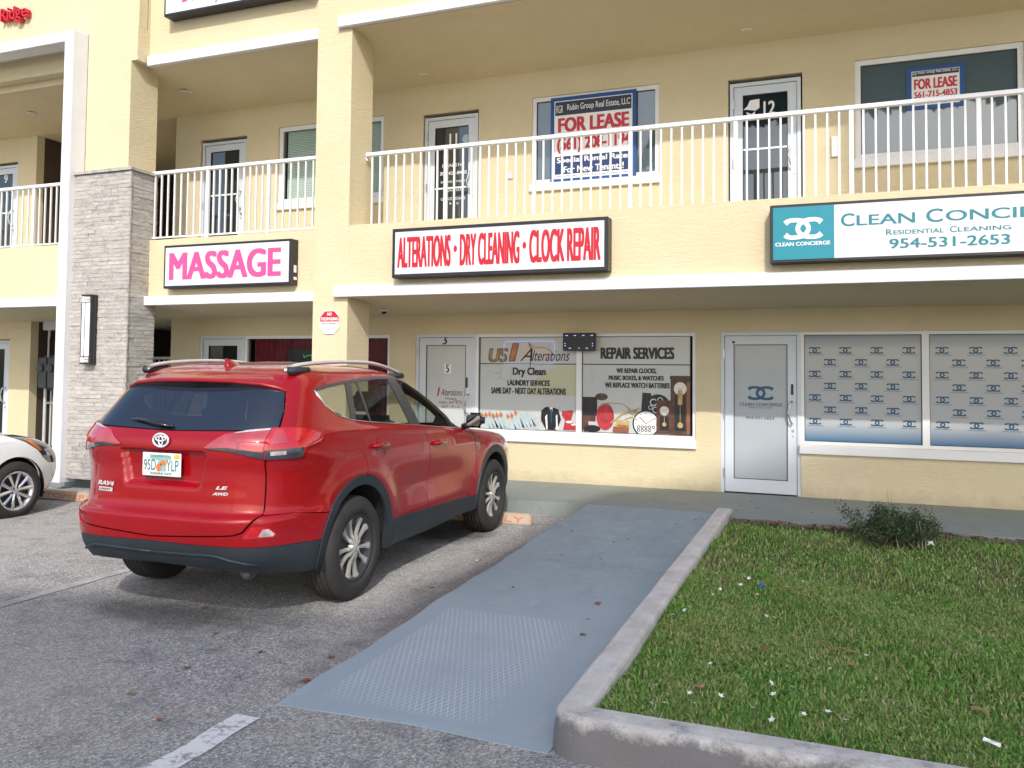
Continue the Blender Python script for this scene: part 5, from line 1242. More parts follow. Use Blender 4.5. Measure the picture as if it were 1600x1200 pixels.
        panel(B, 'headlight', [('y', 2.98, .955), ('y', 3.12, .86), ('y', 3.10, .78), ('f', .70, .74), ('f', .50, .78), ('f', .55, .88), ('f', .68, .93)], 'lamp_clear', par, mode=md, grid=.03, off=.004)
        # cladding
        for nm, cy, a0, a1 in (('arch_cladding', .03, 168, 2), ('arch_cladding', 2.64, 178, 10)):
            ring = arc(cy, .40, .459, a0, a1, 28)+[('y', cy+.42, .30 if cy < 1 else .42)]*0+arc(cy, .40, .392, a1, a0, 28)
            if cy < 1: ring = arc(cy, .40, .459, 192, -4, 34)+arc(cy, .40, .392, -22, 204, 34)
            else: ring = arc(cy, .40, .459, 186, -8, 34)+arc(cy, .40, .392, -14, 200, 34)
            panel(B, nm, ring, 'clad', par, mode=md, grid=.02, off=.010, depth=.03)
        panel(B, 'sill_cladding', [('y', .49, .482), ('y', 1.12, .460), ('y', 2.18, .428), ('y', 2.24, .30), ('y', 1.2, .265), ('y', .42, .27), ('y', .43, .33)], 'clad', par, mode=md, grid=.03, off=.012, depth=.03)
        # windows
        bz, tz = bot_z, top_z
        panel(B, 'window_frame', dlo_top+dlo_bot[:-1], 'pillar_trim', par, mode=md, grid=.04, off=-.020, depth=0) if False else None
        Cl = lambda t: -.008+.153*t          # rear edge of the C pillar from belt (t=0) to roof (t=1)
        qg = [('y', -.27, 1.455), ('y', -.235, 1.366), ('y', -.145, 1.307), ('y', .0, 1.267), ('y', -.0+.02, 1.275), ('y', .10, 1.512), ('y', -.12, 1.49)]
        panel(B, 'quarter_window', qg, 'car_glass', par, mode=md, grid=.05, off=-.004, depth=.004)
        panel(B, 'pillar', [('y', .0, 1.254), ('y', .072, 1.246), ('y', .185, 1.530), ('y', .10, 1.524), ('y', .02, 1.275)], 'pillar_trim', par, mode=md, grid=.04, off=.0, depth=.01)
        panel(B, 'rear_door_window', [('y', .085, 1.255), ('y', .23, 1.238), ('y', .86, 1.180), ('y', .745, 1.545), ('y', .57, 1.543), ('y', .20, 1.522)], 'car_glass', par, mode=md, grid=.05, off=-.004, depth=.004)
        panel(B, 'window_divider', [('y', .25, 1.23), ('y', .275, 1.228), ('y', .275, 1.535), ('y', .25, 1.533)], 'pillar_trim', par, mode=md, grid=.04, off=.001, depth=.008)
        panel(B, 'pillar', [('y', .865, 1.168), ('y', 1.035, 1.152), ('y', .90, 1.548), ('y', .75, 1.549)], 'pillar_trim', par, mode=md, grid=.04, off=.0, depth=.01)
        panel(B, 'front_door_window', [('y', 1.045, 1.168), ('y', 1.6, 1.115), ('y', 1.86, 1.092), ('y', 1.80, 1.185), ('y', 1.62, 1.285), ('y', 1.36, 1.415), ('y', 1.08, 1.505), ('y', .92, 1.535)], 'car_glass', par, mode=md, grid=.05, off=-.004, depth=.004)
        fr = [q for q in dlo_top]; band = fr+[('y', q[1]-(.03 if q[1] > 1.2 else .0), q[2]-.022) for q in reversed(fr)]
        panel(B, 'window_surround', band, 'pillar_trim', par, mode=md, grid=.03, off=.001, depth=.006)
        panel(B, 'mirror_sail', [('y', 2.02, 1.074), ('y', 1.86, 1.09), ('y', 1.80, 1.185), ('y', 1.86, 1.155)], 'black_trim', par, mode=md, grid=.04, off=.0, depth=.006)
        # bright strip under the glass
        strip = [(-.312, 1.462), (-.262, 1.358), (-.156, 1.289), (0, 1.248), (.23, 1.222), (.94, 1.159), (1.6, 1.096), (2.03, 1.062)]
        dd = []
        for (a, b), (c, d_) in zip(strip[:-1], strip[1:]):
            m = max(1, int(abs(c-a)/.06)); dd += [(a+(c-a)*k/m, b+(d_-b)*k/m) for k in range(m)]
        P = B.surf(np.array([B.uv('y', a, b) for a, b in dd+[strip[-1]]]), .002)*np.array([sx, 1, 1]); g = G(); g.tube(P, .0045, 5); g.obj('chrome_strip', 'chrome', par, True)
        # lamps
        inner = [('x', .335, 1.107), ('x', .455, 1.186), ('x', .60, 1.216), ('x', .708, 1.226), ('x', .708, 1.044), ('x', .62, 1.068), ('x', .50, 1.090), ('x', .38, 1.096)]
        outer = [('x', .712, 1.226), ('y', -.66, 1.229), ('y', -.52, 1.215), ('y', -.415, 1.178), ('y', -.405, 1.150), ('y', -.44, 1.128), ('y', -.57, 1.104), ('y', -.605, 1.046), ('x', .712, 1.043)]
        tl = panel(B, 'tail_lamp', inner, 'lamp_pink', par, mode=md, grid=.02, off=.010, depth=.016)
        panel(B, 'lamp_trim', [('x', .34, 1.103), ('x', .50, 1.112), ('x', .62, 1.098), ('x', .707, 1.085), ('x', .707, 1.045), ('x', .62, 1.069), ('x', .50, 1.091), ('x', .38, 1.097)], 'lamp_dark', tl, mode=md, grid=.02, off=.0125, depth=.002)
        panel(B, 'lamp_trim', [('x', .50, 1.193), ('x', .60, 1.2155), ('x', .707, 1.2255), ('x', .707, 1.215), ('x', .60, 1.203)], 'lamp_clear', tl, mode=md, grid=.02, off=.0125, depth=.002)
        panel(B, 'reflector', [('x', .58, 1.135), ('x', .704, 1.12), ('x', .704, 1.098), ('x', .60, 1.115)], 'lamp_red', tl, mode=md, grid=.02, off=.0135, depth=.002)
        tl = panel(B, 'tail_lamp', outer, 'lamp_red', par, mode=md, grid=.02, off=.014, depth=.02)
        panel(B, 'reversing_lens', [('x', .740, 1.088), ('x', .80, 1.090), ('x', .80, 1.070), ('x', .740, 1.066)], 'lamp_clear', tl, mode=md, grid=.02, off=.0170, depth=.002)
        panel(B, 'lamp_trim', [('x', .714, 1.098), ('y', -.59, 1.106), ('y', -.607, 1.048), ('x', .714, 1.046)], 'lamp_dark', tl, mode=md, grid=.02, off=.0160, depth=.002)
        panel(B, 'lens_highlight', [('x', .730, 1.215), ('y', -.69, 1.215), ('y', -.70, 1.14), ('x', .735, 1.13)], 'lamp_pink', tl, mode=md, grid=.02, off=.0170, depth=.002)
        panel(B, 'side_marker', [('y', -.55, 1.19), ('y', -.42, 1.165), ('y', -.43, 1.14), ('y', -.54, 1.13)], 'lamp_amber', tl, mode=md, grid=.02, off=.0165, depth=.001) if False else None
        panel(B, 'rear_reflector', [('x', .635, .566), ('x', .690, .636), ('x', .755, .628), ('x', .785, .585), ('x', .775, .564)], 'lamp_red', par, mode=md, grid=.02, off=.008, depth=.006)
        panel(B, 'reflector_lens', [('x', .715, .575), ('x', .735, .618), ('x', .758, .618), ('x', .777, .585), ('x', .77, .572)], 'lamp_clear', par, mode=md, grid=.02, off=.0105, depth=.004)
        # mirror
        mr = empty('mirror_pivot') if False else None
        g = G(); soft_box(g, .90, 1.075, 1.90, 2.00, 1.075, 1.215, .04); g.v = [(sx*a, b+.10*(abs(a)-.93), c) for a, b, c in g.v]; g.f = g.f if sx > 0 else [tuple(reversed(f)) for f in g.f]; mo = g.obj('door_mirror', 'black_trim', par, True)
        g = G(); g.add([(sx*a, 1.893+.10*(a-.93), c) for a, c in ((.93, 1.10), (1.03, 1.095), (1.055, 1.12), (1.05, 1.185), (1.02, 1.198), (.94, 1.198), (.925, 1.18))], [tuple(range(7)) if sx > 0 else tuple(range(6, -1, -1))]); g.obj('mirror_glass', 'mirror', mo)
        g = G(); g.tube([(sx*.86, 1.95, 1.08), (sx*.95, 1.95, 1.11)], .03, 8); g.obj('mirror_arm', 'black_trim', mo, True)
        # roof rail
        ys = np.linspace(-.42, 1.22, 30); g = G(); P = []
        for y in ys:
            u = (y+.42)/1.64; z = 1.604-.052*max(0, (u-.6)/.4)**1.5+.062*max(0., math.sin(u*math.pi))**.55*(1-.15*u); P.append((sx*(.628-.035*(2*u-1)**2), y, z))
        n = 8; v = []
        for (x, y, z) in P: v += [(x+.024*math.cos(2*math.pi*k/n), y, z+.015*math.sin(2*math.pi*k/n)) for k in range(n)]
        g.add(v, [(i*n+k, i*n+(k+1) % n, (i+1)*n+(k+1) % n, (i+1)*n+k) for i in range(len(P)-1) for k in range(n)]+[tuple(range(n)), tuple((len(P)-1)*n+k for k in range(n))]); rr = g.obj('roof_rail', 'silver', par, True)
        g = G(); soft_box(g, .592, .640, -.43, -.20, 1.565, 1.618, .010); soft_box(g, .592, .640, .98, 1.20, 1.53, 1.575, .010); g.v = [(sx*a, b, c) for a, b, c in g.v]; g.f = g.f if sx > 0 else [tuple(reversed(f)) for f in g.f]; g.obj('rail_foot', 'clad', rr, True)
        # wheels
        wheel(par, .80, 0, sx, rot=50 if sx > 0 else 20); wheel(par, .80, 2.66, sx, rot=38)
    # front parts
    panel(B, 'hood', [('f', 0, .90), ('f', .55, .905), ('f', .68, .935), ('y', 2.98, .958), ('y', 2.7, 1.003), ('y', 2.3, 1.048), ('y', 2.16, 1.066), ('f', .69, 1.075), ('f', 0, 1.078)], 'red_paint', par, mode='M', grid=.04, inset=.002)
    panel(B, 'windshield', [('f', 0, 1.084), ('f', .67, 1.084), ('f', .69, 1.12), ('f', .66, 1.30), ('f', .60, 1.47), ('f', .52, 1.565), ('f', 0, 1.59)], 'car_glass', par, mode='M', grid=.05, off=-.002, depth=0)
    panel(B, 'front_bumper', [('f', 0, .895), ('f', .53, .90), ('f', .50, .78), ('f', .70, .74), ('y', 3.10, .775), ('y', 3.05, .62)]+arc(2.64, .40, .462, 28, 12, 4)+[('y', 3.12, .48), ('f', .6, .45), ('f', 0, .45)], 'red_paint', par, mode='M', grid=.04)
    panel(B, 'front_skirt', [('f', 0, .448), ('f', .6, .448), ('y', 3.12, .478), ('y', 3.09, .46)]+arc(2.64, .40, .462, 5, -10, 3)+[('y', 3.12, .26), ('f', 0, .26)], 'clad', par, mode='M', grid=.04, off=.004)
    g = G()
    for sx in (1, -1): soft_box(g, sx*.83-.04, sx*.83+.04, 3.02, 3.10, .26, .42, .01)
    g.obj('mud_guard', 'clad', par, True)
    # inner shell so that gaps read dark
    sh = [('x', 0, .32), ('x', .72, .32), ('y', -.45, .32)]+arc(.03, .40, .40, 190, -10, 20)+[('y', .5, .29), ('y', 2.2, .29)]+arc(2.64, .40, .40, 190, -10, 20)+[('y', 3.12, .28), ('f', 0, .28), ('f', 0, 1.07), ('f', .66, 1.07), ('y', 2.02, 1.055), ('y', 1.6, 1.085), ('y', .94, 1.148), ('y', .23, 1.21), ('y', 0, 1.238), ('y', -.17, 1.28), ('y', -.29, 1.36), ('y', -.34, 1.47), ('x', .64, 1.49), ('x', .68, 1.45), ('x', .725, 1.34), ('x', .75, 1.21), ('x', 0, 1.19)]
    panel(B, 'inner_shell', sh, 'liner', par, mode='M', grid=.06, off=-.045, depth=0)
    panel(B, 'headliner', roof, 'liner', par, mode='M', grid=.08, off=-.025, depth=0)
    g = G(); wheel_well(g, .03, .40, .405, .62, .88); wheel_well(g, 2.64, .40, .405, .62, .88); g.obj('wheel_wells', 'liner', par)
    g = G(); soft_box(g, -.58, .58, -.40, 3.2, .30, .42, .03); g.box(-.84, .84, .5, 2.2, .27, .30); g.obj('underbody', 'liner', par)
    g = G(); g.tube([(.30, -.50, .33), (.45, -.62, .325), (.55, -.72, .32)], .055, 12); g.tube([(.55, -.70, .325), (.59, -.80, .318)], .024, 12); g.obj('exhaust', 'dull_steel', par, True)
    # interior
    for x in (-.38, .38):
        g = G(); soft_box(g, x-.24, x+.24, 1.15, 1.65, .55, .72, .06); g.obj('seat', 'seat', par, True)
        g = G(); soft_box(g, x-.23, x+.23, 1.0, 1.14, .68, 1.22, .05); o_ = g.obj('seat_back', 'seat', par, True)
        g = G(); soft_box(g, x-.13, x+.13, .95, 1.05, 1.25, 1.42, .04); g.obj('headrest', 'seat', o_, True)
    g = G(); soft_box(g, -.62, .62, .25, .75, .55, .70, .06); soft_box(g, -.62, .62, .10, .24, .66, 1.16, .05); o_ = g.obj('rear_bench', 'seat', par, True)
    for x in (-.42, 0, .42): g = G(); soft_box(g, x-.12, x+.12, .06, .16, 1.17, 1.32, .035); g.obj('headrest', 'seat', o_, True)
    g = G(); soft_box(g, -.66, .66, 1.85, 2.12, .80, 1.06, .05); g.box(-.70, .70, -.6, 1.9, .42, .45); g.obj('dashboard', 'liner', par, True)
    g = G(); g.tube([(-.38+.18*math.cos(a), 1.72-.05*math.sin(a), 1.02+.17*math.sin(a)) for a in np.linspace(0, 2*math.pi, 25)], .014, 6); g.obj('steering_wheel', 'liner', par, True)
    # spoiler
    te = [(0, -.655, 1.527), (.3, -.64, 1.522), (.52, -.60, 1.505), (.62, -.565, 1.482), (.675, -.52, 1.458), (.70, -.45, 1.448)]
    re = [(0, -.34, 1.612), (.3, -.34, 1.607), (.5, -.33, 1.588), (.60, -.32, 1.565), (.665, -.30, 1.53), (.69, -.27, 1.505)]
    g = G(); rows = []
    for t_, r_ in zip(te, re):
        t_, r_ = Vector(t_), Vector(r_); rows.append([r_+Vector((0, .06, -.004)), r_, r_.lerp(t_, .55)+Vector((0, 0, .014)), t_+Vector((0, .02, .012)), t_, t_+Vector((0, .012, -.016)), t_+Vector((-.01, .10, -.022)), r_.lerp(t_, .55)+Vector((-.02, .02, -.045))])
    full = [[Vector((-p.x, p.y, p.z)) for p in r] for r in reversed(rows[1:])]+rows; m = 8
    g.add([p for r in full for p in r], [(i*m+k, (i+1)*m+k, (i+1)*m+k+1, i*m+k+1) for i in range(len(full)-1) for k in range(m-1)]+[tuple(range(m)), tuple((len(full)-1)*m+k for k in range(m-1, -1, -1))])
    sp = g.obj('spoiler', 'red_paint', par, True)
    g = G(); sv = []
    for x in np.linspace(-.64, .64, 17): 
        a = abs(x); yt = float(np.interp(a, [q[0] for q in te], [q[1] for q in te])); zt = float(np.interp(a, [q[0] for q in te], [q[2] for q in te])); d = .080+.035*max(0, (a-.38)/.26)*(1 if a < .6 else .3)
        sv += [(x, yt+.015, zt-.018), (x, yt+.045, zt-d)]
    g.add(sv, [(2*i, 2*i+1, 2*i+3, 2*i+2) for i in range(16)]); g.obj('spoiler_underside', 'black_trim', sp)
    # shark fin aerial
    g = G(); n = 9; v = []
    for i in range(n):
        u = i/(n-1); y = -.30+.17*u; h = .062*(1-u)**.65 if u > .08 else .062; w2 = .018*(1-abs(u-.4)*.9)+.002; v += [(-w2-.010, y, 1.612), (-w2*.25, y-.012*(1-u), 1.615+h), (w2*.25, y-.012*(1-u), 1.615+h), (w2+.010, y, 1.612)]
    g.add(v, [(i*4+k, i*4+k+1, (i+1)*4+k+1, (i+1)*4+k) for i in range(n-1) for k in range(3)]+[(3, 2, 1, 0), tuple((n-1)*4+k for k in range(4))]); g.obj('roof_aerial', 'red_paint', par, True)
    # wiper
    def rp(x, z, off): return B.surf(np.array([B.uv('x', abs(x), z)]), off)[0]*np.array([1 if x >= 0 else -1, 1, 1])
    g = G(); g.tube([rp(.02, 1.218, .02), rp(-.12, 1.233, .022), rp(-.26, 1.252, .018), rp(-.345, 1.258, .012)], .011, 6, .005); g.tube([rp(.04, 1.222, .012), rp(-.16, 1.252, .010), rp(-.30, 1.262, .010)], .010, 6, .006); g.obj('rear_wiper', 'black_trim', par, True)
    # badge: three interlaced ovals on the tailgate
    c = rp(0, 1.142, 0)+np.array([0, -.012, 0]); bg_ = G(); bg_.disc((c[0], c[1]+.002, c[2]), 1, 'y', .006, 28); bg_.v = [(c[0]+(a-c[0])*.060, b, c[2]+(d-c[2])*.041) for a, b, d in bg_.v]; bd = bg_.obj('badge', 'clad', par)
    g = G()
    for cx, cz, rx, rz, r in ((0, 0, .060, .041, .0075), (0, .010, .040, .015, .0055), (0, -.002, .0155, .031, .0055)): g.tube([(c[0]+cx+rx*math.cos(a), c[1]-.003, c[2]+cz+rz*math.sin(a)) for a in np.linspace(0, 2*math.pi, 33)], r, 6)
    g.obj('badge_ring', 'badge_silver', bd, True)
    # number plate
    y = -.905; x0, x1, z0, z1 = -.153, .155, .912, 1.060
    g = G(); g.bbox(x0, x1, y, y+.008, z0, z1, .003); pl = g.obj('number_plate', 'plate_white', par)
    words('plate_lettering', [('95D', -.138, -.042, .948, 1.018, 0), ('YLP', .042, .138, .948, 1.018, 0), ('SUNSHINE STATE', -.085, .085, .922, .937, .01)], y-.002, 'plate_green', pl)
    words('plate_lettering', [('MYFLORIDA.COM', -.09, .075, 1.034, 1.048, .005)], y-.0025, 'plate_green', pl)
    g = G(); flat(g, ell(-.005, 1.03, .09, .018, 18), y-.0012); flat(g, [(-.035, .94), (.04, .945), (.045, 1.01), (0, 1.025), (-.03, 1.0)], y-.0011); g.obj('plate_picture', 'plate_mist', pl)
    g = G(); flat(g, ell(.018, .998, .024, .018, 14), y-.003); flat(g, ell(-.018, .968, .020, .024, 14), y-.003); g.obj('plate_picture', 'plate_orange', pl)
    g = G(); flat(g, ell(.0, .988, .012, .008, 10), y-.0036); g.obj('plate_picture', 'plate_green', pl)
    g = G(); flat(g, [(.105, 1.028), (.145, 1.028), (.145, 1.052), (.105, 1.052)], y-.003); g.obj('plate_sticker', 'plate_sticker', pl)
    def badge_words(s, x0, x1, z0, z1, nm, mat='badge_silver', shear=.25):
        v, f = text_mesh(s, .03, shear); yy = [rp(x0, z0, .006)[1], rp(x1, z0, .006)[1]]
        P = [(x0+a[0]*(x1-x0), yy[0]+(yy[1]-yy[0])*a[0]-.003, z0+a[1]*(z1-z0)) for a in v]; g = G(); g.add(P, f); n = len(P); g.add([(p[0], p[1]+.004, p[2]) for p in P], [tuple(reversed(q)) for q in f]); g.obj(nm, mat, par)
    badge_words('RAV4', -.545, -.385, .828, .858, 'model_badge'); badge_words('LE', .425, .505, .852, .872, 'model_badge'); badge_words('AWD', .405, .51, .815, .834, 'model_badge')
    g = G(); a = rp(-.53, .80, .004); b = rp(-.40, .80, .004); g.add([(-.53, a[1]-.003, .792), (-.395, b[1]-.003, .792), (-.395, b[1]-.003, .818), (-.53, a[1]-.003, .818)], [(0, 1, 2, 3)]); g.obj('dealer_badge', 'silver', par)
    v, f = text_mesh('HYATT', .02); g = G(); g.add([(-.515+q[0]*.10, a[1]+(b[1]-a[1])*(.12+q[0]*.75)-.0055, .798+q[1]*.013) for q in v], f); g.obj('dealer_lettering', 'clad', par)
    # flattened groove across the lower tailgate
    return root
suv()

def sedan():
    SC = 1.06
    root = empty('sedan_car', (-9.88, 4.19, gz(-9.6)-.02), .01, 'white sedan nose towards the building at the left edge of the photo', 'car'); root.scale = (SC, SC, SC)
    up = lambda T: [(z if z < .45 else .45+(z-.45)*1.17, v) for z, v in T]
    B = Body(W=up([(.18, .80), (.3, .85), (.5, .89), (.65, .895), (.8, .885), (.9, .86), (.98, .80), (1.2, .70), (1.36, .62), (1.42, .50), (1.46, .30), (1.47, .1)]),
        R=up([(.18, -.80), (.35, -.98), (.6, -1.0), (.85, -.98), (.98, -.92), (1.02, -.70), (1.05, -.40), (1.2, -.15), (1.36, .25), (1.42, .5), (1.46, .8), (1.47, .95)]),
        F=up([(.18, 3.42), (.3, 3.52), (.5, 3.57), (.62, 3.54), (.72, 3.44), (.80, 3.24), (.86, 2.92), (.92, 2.46), (.96, 2.14), (.99, 2.0), (1.2, 1.62), (1.36, 1.28), (1.42, 1.12), (1.46, 1.0), (1.47, .98)]), p=5, q=3.6)
    S, V = B.S, B.V; par = root
    low = [('x', 0, .25), ('x', .7, .25), ('y', -.5, .25)]+arc(0, .33, .36, 190, -10, 22)+[('y', .5, .22), ('y', 2.2, .22)]+arc(2.7, .33, .365, 196, -10, 24)+[('y', 3.12, .25), ('f', .6, .22), ('f', 0, .22), ('f', 0, 1.076), ('f', .55, 1.076), ('y', 1.6, 1.076), ('y', .8, 1.076), ('y', -.2, 1.076), ('x', .6, 1.076), ('x', 0, 1.076)]
    panel(B, 'body', low, 'white_paint', par, mode='M', grid=.04, depth=.012)
    green = [('x', 0, 1.093), ('x', .6, 1.093), ('y', -.3, 1.088), ('y', .8, 1.082), ('y', 1.85, 1.084), ('f', .6, 1.088), ('f', 0, 1.088), ('s', S, V), ('s', 0, V)]
    panel(B, 'cabin', green, 'car_glass', par, mode='M', grid=.06, off=-.006, depth=0)
    panel(B, 'roof', [('x', 0, 1.515), ('x', .5, 1.515), ('y', .35, 1.515), ('y', 1.15, 1.515), ('f', .45, 1.526), ('f', 0, 1.526), ('s', S, V), ('s', 0, V)], 'white_paint', par, mode='M', grid=.05, off=.0, depth=.01)
    for md, sx in (('R', 1), ('L', -1)):
        panel(B, 'pillar', [('y', 1.98, 1.084), ('y', 1.90, 1.084), ('y', 1.20, 1.515), ('y', 1.28, 1.515)], 'white_paint', par, mode=md, grid=.05, off=.002)
        hl = panel(B, 'headlight', [('y', 2.66, 0.932), ('y', 2.86, 0.848), ('y', 3.02, 0.742), ('y', 3.10, 0.649), ('y', 3.20, .58), ('f', .68, .57), ('f', .56, 0.649), ('f', .62, 0.789), ('y', 3.02, 0.877), ('y', 2.86, 0.920)], 'lamp_dark', par, mode=md, grid=.02, off=.006, depth=.008)
        panel(B, 'turn_lens', [('y', 2.86, 0.877), ('y', 2.96, 0.860), ('y', 3.08, 0.731), ('y', 3.04, 0.731), ('y', 2.92, 0.819)], 'lamp_amber', hl, mode=md, grid=.02, off=.010, depth=.003)
        panel(B, 'lamp_lens', [('y', 3.14, 0.742), ('f', .70, 0.742), ('f', .68, 0.649), ('y', 3.17, 0.661)], 'lamp_clear', hl, mode=md, grid=.02, off=.010, depth=.003)
        g = G(); P = B.surf(np.array([B.uv('y', y, .86+.02*(2.7-y)/2) for y in np.linspace(.2, 2.72, 24)]), .001)*np.array([sx, 1, 1]); g.tube(P, .0022, 4); g.obj('body_crease', 'white_paint', par)
        wheel(par, .78, 0, sx, R=.325, rim=.215, kind='alloy', rot=10); wheel(par, .78, 2.7, sx, R=.325, rim=.215, kind='alloy', rot=25)
    g = G(); wheel_well(g, 0, .33, .37, .60, .86); wheel_well(g, 2.7, .33, .372, .60, .86); g.obj('wheel_wells', 'liner', par)
    g = G(); g.box(-.6, .6, -.8, 3.3, .2, .24); g.box(-.7, .7, -.2, 1.9, .3, .9); g.obj('underbody', 'liner', par)
sedan()

# ================================================================== PLANTS AND SMALL THINGS
def bush():
    ox, oy = .52, 8.62; oz = float(lawn_z(ox, oy))-.02; R = random.Random(5)
    root = empty('shrub', (ox, oy, oz), label='scruffy dark green shrub with bare twigs at the lawn edge', cat='shrub')
    root.scale = (.93, .93, .95)
    tw = G(); lf = G(); tips = []
    for k in range(60):
        a = R.uniform(0, 2*math.pi); bx = R.gauss(0, .17); by = R.gauss(0, .09); L = R.uniform(.20, .36); out = R.uniform(.25, 1.15)
        p0 = Vector((bx, by, 0)); d = Vector((math.cos(a)*out*1.3, math.sin(a)*out*.7, 1)).normalized(); pts = [p0]
        for i in range(4):
            d = (d+Vector((R.gauss(0, .16), R.gauss(0, .16), R.gauss(.0, .12)))).normalized(); pts.append(pts[-1]+d*L/4)
        tw.tube(pts, .005, 4, .0015); tips += [(p, i/4) for i, p in enumerate(pts) if i > 0]
        for j in range(2):
            q = pts[2+j]; e = (d+Vector((R.gauss(0, .7), R.gauss(0, .7), R.gauss(0, .3)))).normalized(); q2 = q+e*L*.4; tw.tube([q, (q+q2)/2+Vector((0, 0, .01)), q2], .003, 4, .001); tips += [(q2, 1.), ((q+q2)/2, .8)]
    for p, w_ in tips:
        for _ in range(int(34*w_)+6):
            c = p+Vector((R.gauss(0, .034), R.gauss(0, .034), R.gauss(.008, .03)))
            if c.z < .035 or R.random() < .5*max(0, .12-c.z)/.12: continue
            n = Vector((R.gauss(0, 1), R.gauss(0, 1), R.gauss(.4, .8))).normalized(); t = n.orthogonal().normalized(); t.rotate(Matrix.Rotation(R.uniform(0, 6.28), 3, n)); b = n.cross(t); s = R.uniform(.008, .016)
            lf.add([c-t*s, c+b*s*.45, c+t*s, c-b*s*.45], [(0, 1, 2, 3)])
    tw.obj('twigs', 'twig', root); o = lf.obj('foliage', 'bush_leaf', root); o['kind'] = 'stuff'
    g = G()
    for k in range(16):
        a = R.uniform(0, 6.28); h = R.uniform(.22, .36) if k > 2 else R.uniform(.40, .46); sp = R.uniform(.04, .16) if k > 2 else .05; px, py = -.03+R.gauss(0, .02), -.10+R.gauss(0, .02); pts = []
        for i in range(6):
            u = i/5; pts.append(Vector((px+math.cos(a)*sp*u**1.5, py+math.sin(a)*sp*u**1.5, .10+h*(u-.45*u*u*(0 if k <= 2 else 1))-.0)))
        for i in range(5):
            w0, w1 = .006*(1-i/5)+.001, .006*(1-(i+1)/5)+.001; s_ = Vector((-math.sin(a), math.cos(a), 0)); g.add([pts[i]-s_*w0, pts[i]+s_*w0, pts[i+1]+s_*w1, pts[i+1]-s_*w1], [(0, 1, 2, 3)])
    o = g.obj('long_blades', 'reed', root); o['kind'] = 'stuff'
    g = G()
    for p in (((.24, -.16, 0), (.23, -.15, .12), (.22, -.14, .24)), ((.27, -.17, 0), (.265, -.15, .15), (.245, -.14, .27)), ((.20, -.15, 0), (.15, -.2, .06), (.09, -.2, .12)), ((.30, -.15, .0), (.30, -.14, .13), (.29, -.12, .24)), ((.05, -.22, .0), (.03, -.2, .14), (.0, -.19, .26))): g.tube(p, .004, 5, .002)
    g.obj('dead_stem', 'twig_pale', root)
bush()
